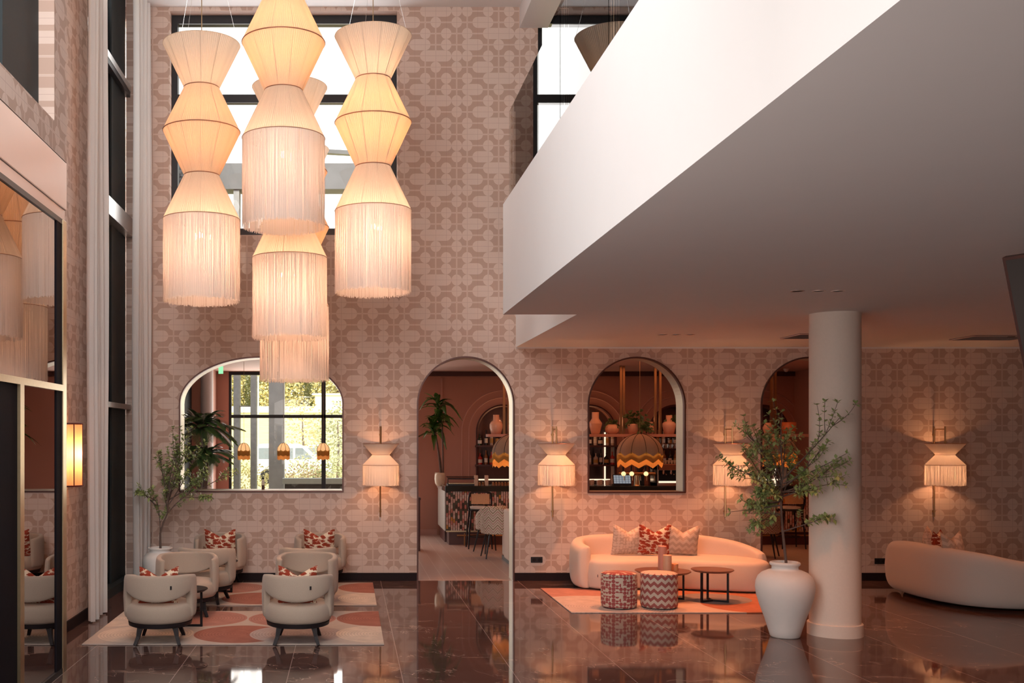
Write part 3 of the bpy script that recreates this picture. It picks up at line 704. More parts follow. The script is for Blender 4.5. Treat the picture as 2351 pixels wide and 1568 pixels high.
def blob(outline, z0, z1, rnd=.06, n=90, bulge=.0):
    """rounded solid from a closed plan outline (list of pts, smooth closed)"""
    m = len(outline); pts = []
    for i in range(n):
        s = i/n*m; k = int(s); f = s-k; a,b,c,d = [outline[(k+q)%m] for q in (-1,0,1,2)]
        pts.append(tuple(.5*((2*q1)+(-q0+q2)*f+(2*q0-5*q1+4*q2-q3)*f*f+(-q0+3*q1-3*q2+q3)*f**3) for q0,q1,q2,q3 in zip(a,b,c,d)))
    cx = sum(p[0] for p in pts)/n; cy_ = sum(p[1] for p in pts)/n
    prof = []
    for q in range(6): a = pi/2*q/5; prof.append((rnd*(1-sin(a)), z0+rnd*.6*(1-cos(a))))
    H = z1-z0; prof += [(-bulge, z0+H*.5)]
    for q in range(7): a = pi/2*q/6; prof.append((rnd*(1-cos(a)), z1-rnd+rnd*sin(a)))
    prof += [(rnd+.10, z1+.008)]
    vs = []; fs = []; nor = []
    for i in range(n):
        a = Vector(pts[i-1]); b = Vector(pts[(i+1)%n]); d = (b-a).normalized(); nn = Vector((-d.y, d.x))
        if nn.dot(Vector(pts[i])-Vector((cx,cy_))) > 0: nn = -nn
        nor.append(nn)
    for i in range(n):
        for (o,z) in prof: vs.append((pts[i][0]+nor[i].x*o, pts[i][1]+nor[i].y*o, z))
    L = len(prof)
    for i in range(n):
        j = (i+1)%n
        for q in range(L-1): fs.append((i*L+q, j*L+q, j*L+q+1, i*L+q+1))
    fs += [tuple(i*L for i in range(n-1,-1,-1)), tuple(i*L+L-1 for i in range(n))]
    return MB().add(vs, fs)
# ------------------------------------------------------------------ tub armchair
def make_tub():
    c = thing('tub_armchair', '', 'armchair', group='oatmeal tub armchairs on the circle patterned rugs')
    prof = [(0,.21),(.29,.21),(.318,.218),(.337,.24),(.345,.28),(.347,.32),(.342,.36),(.328,.388),(.30,.404),(.22,.412),(0,.416)]
    MB().lathe(prof, seg=56, cap=False).build('seat', M_BOUCLE, c, smooth=True, angle=180)
    MB().lathe([(.0,.168),(.300,.168),(.318,.176),(.324,.212),(0,.212)], seg=48, cap=False).build('base_ring', M_DKWOOD, c, smooth=True)
    half = R(124)
    def f(t):
        a = pi/2 + half*(2*t-1); q = abs(2*t-1)*124          # degrees from the middle of the back
        r = .318; 
        z1 = .70 - .045*max(0,(q-60)/64)
        if q < 63: z0 = .44+.085*(q/63)**2
        elif q < 70: z0 = .525-(q-63)/7*.265
        else: z0 = .26
        yy = r*sin(a); xx = r*1.03*cos(a)
        return (xx, yy*1.02, z0, z1, .066, cos(a), sin(a), .012)
    bk_ = sweep_band(f, 90, 22, .035).build('backrest', M_BOUCLE, c, smooth=True, angle=180)
    for a in (50, 130, 232, 308):
        a = R(a); d = Vector((cos(a), sin(a), 0))
        MB().tube([d*.268+Vector((0,0,.175)), d*.282+Vector((0,0,.14)), d*.300+Vector((0,0,.08)), d*.345+Vector((0,0,0))], [.042,.034,.026,.022], 4).build('leg', M_DKWOOD, c, smooth=False)
    a = R(113); d = Vector((cos(a), sin(a), 0)); 
    MB().cbox(Vector((d.x*.3745,d.y*.371,.585)),(.017,.008,.036),rz=a-pi/2).build('fabric_tag', M_BLACK, bk_, label='small dark fabric tag')
    return c
def pillow(name, m, S=.42, T=.13, dent=.10, n=17):
    mb = MB()
    def prof(u): return max(0, 1-abs(u)**2.6)
    for sgn in (1,-1):
        vs = []
        for i in range(n):
            for j in range(n):
                u = 2*i/(n-1)-1; v = 2*j/(n-1)-1
                px_ = u*(1-.05*(1-v*v)) ; pz = v*(1-.04*(1-u*u))
                d = dent*1.75*max(0,1-abs(u)/.95)**1.25*max(0,(v+.25)/1.25)**1.4*1.6
                th = T/2*(prof(u)*prof(v))**.55*(1-.45*math.exp(-(u/.2)**2)*max(0,v))
                vs.append((px_*S/2, pz*S/2 - d*S*.9*(1 if v > 0 else .6), sgn*th))
        fs = []
        for i in range(n-1):
            for j in range(n-1):
                q = (i*n+j, (i+1)*n+j, (i+1)*n+j+1, i*n+j+1); fs.append(q if sgn > 0 else q[::-1])
        mb.add(vs, fs)
    return mb
def put_pillow(label, cat, m, loc, rz, tilt, S=.42, T=.15, roll=0, group=None, dent=.10):
    o = pillow('cushion', m, S, T, dent).build('cushion', m, smooth=True, angle=180); tag(o, label, cat, group)
    # local x right, y up, z front -> stand it up
    o.matrix_world = Matrix.Translation(loc) @ Matrix.Rotation(rz,4,'Z') @ Matrix.Rotation(pi/2-tilt,4,'X') @ Matrix.Rotation(roll,4,'Z')
    return o
tub = make_tub()
TUBS = [(-1.93,10.73,R(183),'tub armchair at front left, seen from behind, holding a palm print cushion'),
        (-.517,10.73,R(179),'tub armchair at front right, seen from behind, holding a palm print cushion'),
        (-1.90,12.33,R(12),'tub armchair facing the camera behind the front left one, beside the small table'),
        (-.49,12.35,R(-6),'tub armchair facing the camera directly behind the front right one'),
        (-1.80,13.28,R(172),'tub armchair seen from behind on the rear rug, left side'),
        (-.52,13.32,R(186),'tub armchair seen from behind on the rear rug, right side, mostly hidden'),
        (-1.82,14.82,R(-4),'tub armchair against the wall at left, with a palm print cushion'),
        (-.40,14.82,R(6),'tub armchair against the wall at right, with a palm print cushion')]
for i,(x,y,rz,lab) in enumerate(TUBS):
    if i == 0: tub.location = (x,y,.012); tub.rotation_euler = (0,0,rz); tub['label'] = lab
    else: dup(tub, lab, (x,y,.012), rz)
GP = 'rust palm print cushions on the armchairs'
put_pillow('palm print cushion in the armchair at front left, only its corners showing', 'cushion', M_PALM, (-1.93,10.62,.585), R(3), R(14), group=GP, S=.40)
put_pillow('palm print cushion in the armchair at front right, only its corners showing', 'cushion', M_PALM, (-.517,10.62,.595), R(-1), R(14), group=GP, S=.40)
for x,y,lab in ((-1.80,14.70,'palm print cushion on the left armchair against the wall'), (-.41,14.70,'palm print cushion on the right armchair against the wall')):
    put_pillow(lab, 'cushion', M_PALM, (x,y,.60), R(0), R(-16), group=GP, S=.44)
# ------------------------------------------------------------------ round side tables
def side_table(label, loc, r, h, rz, group=None, m=None):
    t = thing('side_table', label, 'table', loc, rz, group)
    MB().lathe([(0,h-.03),(r-.035,h-.03),(r,h-.008),(r-.004,h),(0,h)], seg=48, cap=False).build('table_top', m or M_DKWOOD, t, smooth=True, angle=30)
    q = r*.72
    for k in range(3):
        a = 2*pi*k/3+.5; d = Vector((cos(a),sin(a),0))
        MB().cbox(d*q+Vector((0,0,(h-.03)/2)), (.024,.024,h-.03), rz=a).build('leg', M_DKWOOD, t)
        MB().cbox(d*q/2+Vector((0,0,.012)), (q,.024,.024), rz=a).build('foot_bar', M_DKWOOD, t)
    return t
M_WALNUT = simple('walnut_top', (.17,.07,.045), .35, vary=.25, scale=6)
side_table('small dark round table between the two left armchairs of the front rug', (-1.80,11.52,.012), .25, .42, R(-30))
side_table('small dark round table mostly hidden between the left armchairs of the rear rug', (-1.74,14.1,.012), .25, .42, R(-50))
side_table('taller round coffee table on the right, walnut top', (4.62,13.27,.012), .262, .41, R(60), 'round coffee tables by the big sofa', M_WALNUT)
side_table('wider and lower round coffee table carrying three candles', (4.06,13.50,.012), .352, .365, R(70), 'round coffee tables by the big sofa', M_WALNUT)
# candles
def candle(label, x, y, r, h, c):
    t = NT('candle_wax'); t.set(t.mix(t.math('MULTIPLY', t.xyz()[2], 2.5, clamp=True), c, tuple(min(1,k*1.12) for k in c)), .5); t.b.inputs['Subsurface Weight'].default_value = .15
    o = thing('pillar_candle', label, 'candle', (x,y,.012+.365), group='pillar candles on the coffee table')
    MB().lathe([(0,0),(r,0),(r,h-.004),(r-.006,h),(r-.012,h-.008),(0,h-.012)], seg=28, cap=False).build('wax', t.m, o, smooth=True)
    MB().tube([(0,0,h-.012),(.002,0,h+.01)], .0015, 5).build('wick', M_BLACK, o)
candle('tallest pillar candle, dusty rose', PX(1520.5,13.55), 13.55, .054, .31, (.66,.30,.22))
candle('middle pillar candle, peach, standing in front', PX(1532,13.36), 13.36, .054, .215, (.80,.46,.29))
candle('shortest pillar candle, amber', PX(1549,13.48), 13.48, .045, .09, (.80,.38,.17))
# poufs
def pouf(label, x, y, r, h, m):
    o = thing('pouf', label, 'pouf', (x,y,.012), R(-20), group='round patterned poufs on the coral rug')
    MB().lathe([(0,.006),(r-.03,.006),(r-.008,.014),(r,.04),(r+.002,h*.5),(r,h-.035),(r-.008,h-.012)], seg=56, cap=False).build('pouf_side', m, o, smooth=True, angle=180)
    MB().lathe([(r-.008,h-.012),(r-.03,h-.001),(r*.5,h+.006),(0,h+.008)], seg=56, cap=False).build('pouf_top', m, o, smooth=True, angle=180)
    MB().lathe([(0,0),(r-.02,0),(r-.015,.008),(0,.008)], seg=40, cap=False).build('pouf_base', M_BLACK, o)
    MB().ring(r-.006,h-.013,.004).build('piping', m, o, smooth=True)
M_GEORT = geo('rose_geometric_weave_top', (.64,.53,.43), (.36,.085,.08), False, .0453)
pouf('round pouf in rose and cream geometric shapes', PX(1421,12.82), 12.82, .216, .43, M_GEOR)
pouf('round pouf in rose and cream chevron zigzags', PX(1513,12.82), 12.82, .222, .43, M_CHEVR)
# ------------------------------------------------------------------ curved sofas
def make_sofa(label, seat_out, path, hs, m, thick=.20, z0=.03, group='curved cream sofas', bulge=.03):
    s = thing('curved_sofa', label, 'sofa', (0,0,0), group=group)
    blob(seat_out, .03, .43, .07, bulge=.02).build('seat', m, s, smooth=True, angle=180)
    def f(t):
        x,y = interp(path, t); x2,y2 = interp(path, min(1,t+.004)); x1,y1 = interp(path, max(0,t-.004))
        d = Vector((x2-x1,y2-y1)).normalized(); n = Vector((-d.y, d.x)) # left normal
        h, = interp([(q,) for q in hs], t)
        return (x,y,z0,h,thick*(1-.25*max(0,(t-.75)/.25)),n.x,n.y,bulge)
    sweep_band(f, 96, 26, .045).build('backrest', m, s, smooth=True, angle=180)
    return s
seat1 = [(3.33,14.22),(3.62,14.13),(4.05,14.22),(4.5,14.18),(5.0,14.0),(5.42,13.90),(5.66,14.05),(5.66,14.4),(5.45,14.75),(5.0,14.98),(4.4,15.05),(3.75,15.0),(3.36,14.85),(3.26,14.5)]
path1 = [(3.27,14.27),(3.215,14.55),(3.32,14.88),(3.70,15.06),(4.35,15.12),(5.0,15.04),(5.42,14.82),(5.62,14.55),(5.66,14.32)]
make_sofa('long curved cream sofa against the back wall behind the patterned poufs', seat1, path1, [.60,.635,.68,.70,.705,.69,.635,.56,.50], M_SOFA)
MB().cbox((3.37,14.135,.22),(.006,.012,.035)).build('fabric_tag', M_BLACK, bpy.data.objects['curved_sofa'])
path2 = [(7.62,14.55),(7.42,14.1),(7.36,13.55),(7.42,13.0),(7.66,12.6),(8.15,12.44),(8.9,12.40),(9.6,12.55),(10.1,12.95)]
seat2 = [(7.72,14.5),(7.5,13.9),(7.5,13.2),(7.75,12.75),(8.4,12.58),(9.2,12.55),(9.8,12.8),(10.0,13.2),(9.6,13.5),(8.9,13.55),(8.5,13.9),(8.2,14.4)]
make_sofa('curved cream sofa at the right edge, seen from behind', seat2, path2, [.60,.70,.735,.725,.69,.60,.56,.53,.5], M_SOFA_G, bulge=-.04, z0=.05)
GS = 'scatter cushions on the big sofa'
put_pillow('beige geometric cushion, left of the three on the big sofa', 'cushion', M_GEOB, (PX(1441,14.64),14.64,.665), R(4), R(-14), S=.45, group=GS)
put_pillow('rust palm print cushion, middle of the three on the big sofa', 'cushion', M_PALM, (PX(1502,14.60),14.60,.665), R(0), R(-14), S=.45, T=.13, group=GS)
put_pillow('beige chevron cushion, right of the three on the big sofa', 'cushion', M_CHEV, (PX(1567,14.60),14.62,.66), R(-6), R(-14), S=.46, roll=R(-3), group=GS)
GT = 'cushions showing over the back of the right-hand sofa'
put_pillow('pale cushion farthest left over the right-hand sofa back', 'cushion', M_GEOB, (PX(2122,13.6)+.07,13.62,.715), R(60), R(6), S=.44, group=GT)
put_pillow('palm print cushion between the two pale ones on the right-hand sofa', 'cushion', M_PALM, (PX(2148,13.3)+.06,13.33,.695), R(50), R(6), S=.43, group=GT)
put_pillow('pale chevron cushion nearest the camera on the right-hand sofa', 'cushion', M_CHEV, (PX(2180,13.05)+.06,13.08,.69), R(32), R(8), S=.46, group=GT)
# ------------------------------------------------------------------ vases with small trees
VP = [(0,0),(.135,0),(.148,.012),(.165,.07),(.205,.20),(.252,.33),(.283,.43),(.296,.52),(.290,.58),(.268,.635),(.228,.675),(.172,.70),(.138,.708),(.132,.72),(.131,.745),(.142,.752),(.152,.763),(.153,.776),(.146,.787),(.134,.790),(.124,.782),(.120,.75),(.118,.70),(.16,.66),(0,.62)]
def vase(label, loc, prof):
    v = thing('tall_vase', label, 'vase', loc, group='white ceramic floor vases')
    MB().lathe(prof, seg=64, cap=False).build('vase_body', M_CERAM, v, smooth=True, angle=180)
    return v
vase('large matte white urn standing in front of the column', (4.585,10.98,0), VP)
VQ = [(0,0),(.13,0),(.145,.012),(.185,.12),(.225,.24),(.245,.35),(.243,.41),(.225,.455),(.19,.49),(.155,.505),(.142,.515),(.14,.53),(.150,.545),(.168,.555),(.170,.566),(.160,.575),(.146,.573),(.135,.55),(.13,.52),(.16,.48),(0,.47)]
vase('white round-bellied urn at left beside the corner curtain', (-2.60,14.45,0), VQ)
def tree(name, label, base, trunk, branches, seed, nleaf, Ls, group):
    rnd = random.Random(seed)
    t = thing(name, label, 'tree', base, group=group)
    B = Vector(base); st = MB(); lf = MB()
    def P3(q): return Vector(q)-B
    tp = [P3(q) for q in trunk]; st.tube(tp, [.017-.008*i/(len(tp)-1) for i in range(len(tp))], 8)
    def twig(a, b, r0, lvl):
        n = 7; sag = rnd.uniform(.02,.09)*(b-a).length; perp = Vector((rnd.uniform(-1,1),rnd.uniform(-1,1),rnd.uniform(-.3,.6)))*.09*(b-a).length
        pts = [a.lerp(b, i/n)+perp*sin(pi*i/n)+Vector((0,0,-sag*sin(pi*i/n)*.3)) for i in range(n+1)]
        st.tube(pts, [max(.0022, r0*(1-.75*i/n)) for i in range(n+1)], 5)
        d = (b-a).normalized()
        if lvl > 0:
            for k in range(rnd.randint(4,6)):
                i = rnd.randint(2, n-1); p = pts[i]
                dd = (d + Vector((rnd.uniform(-1,1),rnd.uniform(-1,1),rnd.uniform(-.5,.9)))*.85).normalized()
                twig(p, p+dd*(b-a).length*rnd.uniform(.28,.5), r0*.45, lvl-1)
        i0 = 2 if lvl == 0 else 4
        for i in range(i0, n+1):
            if i < n and rnd.random() < .25: continue
            p = pts[i]; k = rnd.randint(5,7) if i == n else rnd.randint(3,5)
            a0 = rnd.uniform(0,6)
            for q in range(k):
                an = a0+2*pi*q/k; u = d.orthogonal().normalized(); v = d.cross(u)
                dl = (u*cos(an)+v*sin(an)+d*rnd.uniform(.1,.7)+Vector((0,0,.12))).normalized()
                L = rnd.uniform(*Ls); lf.leaf(p, dl, Vector((0,0,1)) if abs(dl.z) < .9 else Vector((1,0,0)), L, L*.5, .12)
    for s,e,lv in branches: twig(P3(s), P3(e), .009, lv)
    st.build('trunk_and_branches', M_BARK, t, smooth=True)
    lf.build('foliage', M_LEAF, t, kind='stuff')
    return t
Y1 = 10.98; X1 = 4.585
def Q(px,py,dy=0): p = P(px,py,Y1); p.y += dy; return tuple(p)
trk = [(X1+.02,Y1,.63),(X1+.01,Y1,.8),Q(1797,1220),Q(1794,1180),Q(1792,1130),Q(1798,1090)]
br = []
for (s,e,dy,lv) in (((1792,1130),(1690,1072),.15,1),((1793,1150),(1703,1155),-.2,1),((1794,1180),(1722,1180),.1,0),((1792,1130),(1712,1000),-.1,1),((1795,1110),(1745,980),.2,1),
    ((1798,1090),(1775,965),-.2,1),((1798,1090),(1805,945),.1,1),((1798,1095),(1830,990),.25,1),((1798,1100),(1893,960),-.15,1),((1798,1110),(1908,1040),.05,0),((1797,1130),(1880,1062),.2,1),
    ((1797,1140),(1885,1105),-.1,1),((1797,1220),(1876,1185),.0,1),((1792,1140),(1740,1040),.3,1),((1796,1120),(1850,1030),-.3,1),((1793,1150),(1728,1100),-.35,1),((1793,1160),(1700,1180),.3,0),
    ((1796,1140),(1822,1060),.1,1),((1793,1130),(1750,1130),.1,1),((1793,1150),(1740,1085),-.1,1),((1796,1120),(1780,1040),.15,1),((1794,1150),(1770,1160),.1,1),((1796,1110),(1765,1010),.1,1),((1796,1120),(1825,1090),-.1,1),((1794,1160),(1745,1170),.2,1),((1794,1150),(1760,1090),.35,1),((1796,1130),(1850,1120),.3,1),((1794,1180),(1720,1195),-.1,1),((1796,1150),(1800,1020),.3,1)):
    if e[0] >= 1838: dy = -.34 if e[1] != 1185 else -.2
    br.append((Q(*s), Q(e[0],e[1],dy), lv))
tree('potted_tree', 'leafy green branches with a slim trunk growing from the large white urn by the column', (X1,Y1,.63), trk, br, 5, 0, (.042,.078), 'slim leafy trees in the white urns')
Y1 = 14.45
trk = [(-2.60,Y1,.48),Q(368,1240),Q(368,1225),Q(375,1200),Q(384,1180),Q(386,1165)]
br = []
for (s,e,dy,lv) in (((368,1225),(358,1140),.05,1),((358,1160),(328,1112),-.1,0),((386,1175),(380,1120),.1,1),((380,1130),(366,1040),-.05,1),((384,1160),(400,1010),.1,1),((384,1170),(430,1060),-.15,1),
    ((386,1178),(440,1130),.1,1),((430,1135),(515,1092),.0,1),((420,1142),(486,1140),-.1,1),((386,1170),(415,1000),.2,1),((384,1150),(445,1000),-.1,1),((384,1150),(470,1075),.15,1),((358,1150),(335,1130),.1,1),((382,1140),(372,1085),.2,1),((386,1150),(420,1095),-.2,1),((384,1150),(412,1040),.05,1),((384,1140),(425,1030),.1,1),((430,1135),(460,1095),.05,1),((386,1160),(445,1050),.0,1)):
    if e[0] < 350: dy = -.3
    br.append((Q(*s), Q(e[0],e[1],dy), lv))
tree('potted_tree', 'leafy green branches spreading from the round-bellied urn in the left corner', (-2.60,14.45,.48), trk, br, 11, 0, (.045,.078), 'slim leafy trees in the white urns')
# ------------------------------------------------------------------ bar room behind the arches
ZB = 3.5
NX = [PX(1155,YB), PX(1353,YB), PX(1551,YB), PX(1749,YB)]
WX0, WX1 = PX(525,YB), 1.0
bwb = struct('wall_bar', MB().box(WX1, XR, YB, YB+.5, 0, 3.7).box(-3.6, WX0, YB, YB+.5, 0, 3.7).box(WX0, WX1, YB+.02, YB+.4, -.1, .1), M_PINK)
cs = [prism_y(arch_poly(x-.55, x+.55, 1.02, PZ(932,YB), .55), YB-.3, YB+.38).build('cutter', None) for x in NX]
cut(bwb, cs)
struct('ceiling', MB().box(-3.6, XR, YI, YB+.5, ZB, ZB+.3), M_BARCEIL)
struct('trim_7', MB().box(WX1+.2, XR, YB-.06, YB, ZB-.1, ZB), M_MAHOG)
struct('trim_8', MB().box(1.45, 1.9, YB-.02, YB, 0, .12), M_PINKTRIM)
struct('wall_bar', MB().box(XR, XR+.2, YI, YB, 0, ZB), M_PINK)
struct('wall_bar', MB().box(9.55, 9.75, 18.6, YB, 0, ZB), M_PINK)
# pilaster and left window wall of the bar room
struct('wall_bar', MB().box(-3.45, PX(486,YB-.9), 21.2, YB, 0, ZB), M_PINK)
pl_ = struct('trim_9', MB().lathe([(.13,0),(.13,ZB)], c=(PX(474,21.2),21.25,0), seg=32, cap=False), M_PLASTER, smooth=True)
o = MB().box(-3.26,-3.18,YI,15.9,0,ZB).box(-3.26,-3.18,20.3,21.2,0,ZB).box(-3.26,-3.14,YI,21.2,0,.12).build('window_5', M_SLATE); o['kind'] = 'structure'
MB().box(-3.23,-3.22,15.8,20.4,.1,ZB).build('pane', M_GLASS, o)
MB().box(-3.22,-3.14,15.8,20.4,2.49,2.56).build('glazing_bar', M_STEEL, o)
for y in (17.6, 19.2): MB().box(-3.20,-3.15,y,y+.04,.1,ZB).build('glazing_bar', M_STEEL, o)
# big window of the bar room onto the garden
o = bigwindow('window_6', WX0, WX1, .05, ZB, YB+.1, [PZ(956,YB+.1)], [PX(743,YB+.1)], t=.07, ft=.05)
struct('trim_10', MB().box(WX0, WX1, YB-.1, YB+.3, .0, .06), M_PLASTER)
# arched mouldings around the niches
def arc_tube(x, r, z0, zs, rad, y, m=None):
    pts = [(x-r,y,z0)]+[(x-r,y,z0+(zs-z0)*k/4) for k in range(1,4)]+[(x+r*cos(pi-pi*i/28), y, zs+r*sin(pi-pi*i/28)) for i in range(29)]+[(x+r,y,z0+(zs-z0)*k/4) for k in (3,2,1,0)]
    return (m or MB()).tube(pts, rad, 6)
ZSP = PZ(932,YB)-.55
for i,x in enumerate(NX):
    n_ = struct('trim_%d'%(11+i), arc_tube(x,.555,1.02,ZSP,.03,YB-.005), M_MAHOG, smooth=True)
    arc_tube(x,.73,1.2,ZSP,.014,YB-.004).tube([(x-.73,YB-.004,1.2),(x-.88,YB-.004,1.2)],.014,6).tube([(x+.73,YB-.004,1.2),(x+.88,YB-.004,1.2)],.014,6).build('arch_moulding', M_PINKTRIM, n_, smooth=True)
    arc_tube(x,.88,1.2,ZSP,.016,YB-.004).build('arch_moulding', M_PINKTRIM, n_, smooth=True)
    MB().box(x-.54,x+.54,YB+.35,YB+.36,1.02,ZSP+.56).build('niche_back', simple('smoky_mirror', (.16,.09,.08), .12, .7, vary=.2) if i == 0 else bpy.data.materials['smoky_mirror'], n_)
for k,px in enumerate((1055,)): struct('trim_15', MB().box(PX(1014,YB)-.02, PX(1014,YB)+.02, YB-.02, YB, .9, 3.35), M_PINKTRIM)
# shelves in the niches with bottles
M_BOT = [simple('amber_bottle_glass',(.28,.10,.03),.08,vary=.2), simple('dark_green_bottle_glass',(.02,.04,.02),.06,vary=.2), simple('clear_bottle_glass',(.55,.45,.38),.06,vary=.1), simple('red_bottle_glass',(.45,.03,.02),.08,vary=.2), simple('black_bottle_glass',(.015,.012,.015),.06)]
M_LABEL = [simple('cream_label',(.75,.68,.58),.6), simple('white_label',(.8,.8,.8),.6), simple('ochre_label',(.5,.3,.1),.6)]
def make_bottle(kind, mi, li):
    b = thing('bottle', '', 'bottle')
    h = [.30,.27,.33,.24][kind]; r = [.038,.045,.034,.05][kind]
    prof = [(0,0),(r,0),(r,h*.55),(r*.9,h*.62),(r*.35,h*.74),(.012,h*.8),(.012,h*.93),(.015,h*.94),(.015,h),(0,h)]
    bb_ = MB().lathe(prof, seg=14, cap=False).build('bottle_body', M_BOT[mi], b, smooth=True)
    MB().lathe([(r+.001,h*.15),(r+.001,h*.45)], seg=14, cap=False).build('bottle_label', M_LABEL[li], bb_, smooth=True)
    return b
protos = {}
ORD = ['leftmost','second','third','fourth','fifth','sixth','seventh','eighth','ninth','tenth','eleventh','rightmost']
def orde(k, n): return 'leftmost' if k == 0 else 'rightmost' if k == n-1 else ORD[k]+' from left'
BC = ['amber','dark green','clear','red','black']
SHY = {1.92:'upper', 1.51:'lower'}
names = ['first','second','third','fourth']
rnd = random.Random(3)
for i,x in enumerate(NX):
    for z,nm in SHY.items():
        s_ = MB().box(x-.60,x+.60,YB-.12,YB+.34,z-.035,z).build('bar_shelf', M_MAHOG); 
        tag(s_, 'dark wooden %s bottle shelf in the %s arched niche behind the bar from the left'%(nm, names[i]), 'shelf', 'dark wooden bottle shelves in the bar niches')
        if i == 3 and z < 1.8: continue
        n = 9; ki = 0
        for k in range(n):
            xx = x-.50+k*1.0/(n-1)+rnd.uniform(-.012,.012); kind, mi, li = rnd.choice([0,0,1,2,3]), rnd.randrange(5), rnd.randrange(3)
            key = (kind,mi,li)
            if key not in protos: b = protos[key] = make_bottle(*key); b.location = (xx,YB+.0,z)
            else: b = dup(protos[key], '', (xx,YB+.0,z))
            b['label'] = '%s bottle, %s, on the %s shelf of the %s bar niche'%(BC[mi], orde(k,n), nm, names[i])
            b['group'] = 'bottles on the %s shelf of the %s niche'%(nm, names[i])
    for z in (1.06,):
        MB().box(x-.52,x+.52,YB+.30,YB+.33,PZ(1104,YB),PZ(1101,YB)).build('led_strip', M_LED, bpy.data.objects['trim_%d'%(11+i)])
    if i: MB().box(x+.40,x+.425,YB+.30,YB+.33,1.03,2.2).build('led_strip', M_LED, bpy.data.objects['trim_%d'%(11+i)])
# bar counter
YCF = 20.3; CX0 = PX(1024,YCF); CX1 = 9.2
bar = thing('bar_counter', 'long bar counter faced with green, pink and white scale tiles', 'bar', (CX0,YCF,0))
L = CX1-CX0
t = NT('oval_scale_tiles'); x,y,z = t.xyz()
u = t.math('DIVIDE', x, .0445); cu = t.math('FLOOR', u); fu = t.math('SUBTRACT', t.math('SUBTRACT', u, cu), .5)
v = t.math('ADD', t.math('DIVIDE', z, .078), t.math('MULTIPLY', t.math('FLOORED_MODULO', cu, 2), .5)); cv = t.math('FLOOR', v); fv = t.math('SUBTRACT', t.math('SUBTRACT', v, cv), .5)
wn = t.new('ShaderNodeTexWhiteNoise', noise_dimensions='2D'); t.l(t.comb(cu,cv), wn.inputs[0])
d = t.math('SQRT', t.math('ADD', t.math('MULTIPLY', t.math('MULTIPLY', fu, fu), 4.2), t.math('POWER', t.math('ABSOLUTE', t.math('MULTIPLY', fv, 1.7)), 4)))
col = t.ramp(wn.outputs[0], [(0,(.62,.44,.38)),(.25,(.07,.075,.045)),(.45,(.52,.21,.17)),(.62,(.66,.56,.50)),(.82,(.05,.03,.02)),(.90,(.55,.27,.06)),(.95,(.6,.4,.34))], 'CONSTANT')
t.set(t.mix(t.math('GREATER_THAN', d, .80), col, (.10,.045,.035)), .22); M_SCALE = t.m
MB().box(0,L,.0,.55,.27,1.05).build('tiled_front', M_SCALE, bar)
MB().box(-.02,L+.02,-.03,.62,1.04,1.148).build('counter_top', simple('black_stone_top',(.018,.02,.017),.12), bar, bevel=.006)
MB().box(.06,L,.05,.5,0,.27).build('plinth', M_MAHOG, bar)
MB().box(0,L,-.012,.02,.255,.28).build('brass_trim', M_BRASS, bar)
for k in range(8): MB().tube([(.35+1.0*k,-.1,.0),(.35+1.0*k,-.1,.24)], .012, 8).build('foot_rail_post', M_BRASSD, bar)
MB().tube([(.2,-.13,.20),(L-.2,-.13,.20)], .016, 8).build('foot_rail', M_BRASSD, bar)
M_TERR = simple('speckled_terrazzo', (.42,.38,.34), .4, vary=.6, scale=60)
MB().box(-.02,.03,.03,1.6,.27,1.04).build('side_panel', M_TERR, bar)
MB().box(.03,.6,.6,1.7,.0,1.04).build('side_cabinet', M_MAHOG, bar)
MB().box(-.03,.62,.6,1.72,1.04,1.10).build('counter_top', simple('speckled_stone',(.35,.28,.25),.3,vary=.4,scale=50), bar)
# sloped glass pastry case
dc = thing('display_case', 'low glass display case with gold trays on the bar end beside the plant pot', 'display case', (CX0+.05,YCF+.05,1.149))
MB().box(.0,.55,.08,.42,.0,.03).build('case_base', M_BLACK, dc)
MB().box(.03,.52,.1,.4,.03,.045).build('tray', M_BRASS, dc)
MB().cbox((.275,.25,.145),(.55,.34,.008),rx=.1).build('case_lid', M_GLASS, dc)
MB().tube([(.0,.08,.13),(.55,.08,.13)],.01,6).tube([(0,.42,.16),(.55,.42,.16)],.01,6).tube([(0,.08,.03),(0,.08,.13)],.008,6).tube([(.55,.08,.03),(.55,.08,.13)],.008,6).build('case_frame', M_BLACK, dc)
# small items on the counter
def onbar(name, label, cat, px, Y=20.45, g=None, z=1.148): return thing(name, label, cat, (PX(px,Y),Y,z), group=g)
a = onbar('menu_holder', 'pale wooden block menu holder on the bar top seen through the doorway', 'holder', 1093); MB().box(-.035,.035,-.03,.05,0,.2).build('holder_block', simple('pale_wood',(.62,.45,.33),.5), a, bevel=.004)
a = onbar('menu_holder', 'pale wooden block at the right of the jar row on the bar top', 'holder', 1117); MB().box(-.033,.033,-.03,.05,.02,.2).box(-.033,.033,-.03,.05,0,.02).build('holder_block', bpy.data.materials['pale_wood'], a, bevel=.004)
j0 = None
for k in range(9):
    Y = 20.5; loc = (PX(1101+8.2*k if k < 2 else 1118+7*k,Y),Y,1.148)
    if j0 is None:
        j0 = onbar('glass_jar', 'leftmost small amber glass jar on the bar top in the doorway', 'jar', 1101, Y, 'amber jars on the bar top'); MB().lathe([(0,0),(.026,0),(.026,.045),(.018,.055),(0,.06)],seg=12,cap=False).build('jar_body', M_BOT[0], j0, smooth=True)
        MB().lathe([(.019,.055),(.02,.07),(0,.07)],seg=12,cap=False).build('jar_lid', M_BRASSD, j0)
        j0.location = loc
    else: dup(j0, 'small amber glass jar on the bar top in the doorway, %s'%orde(k,9), loc)
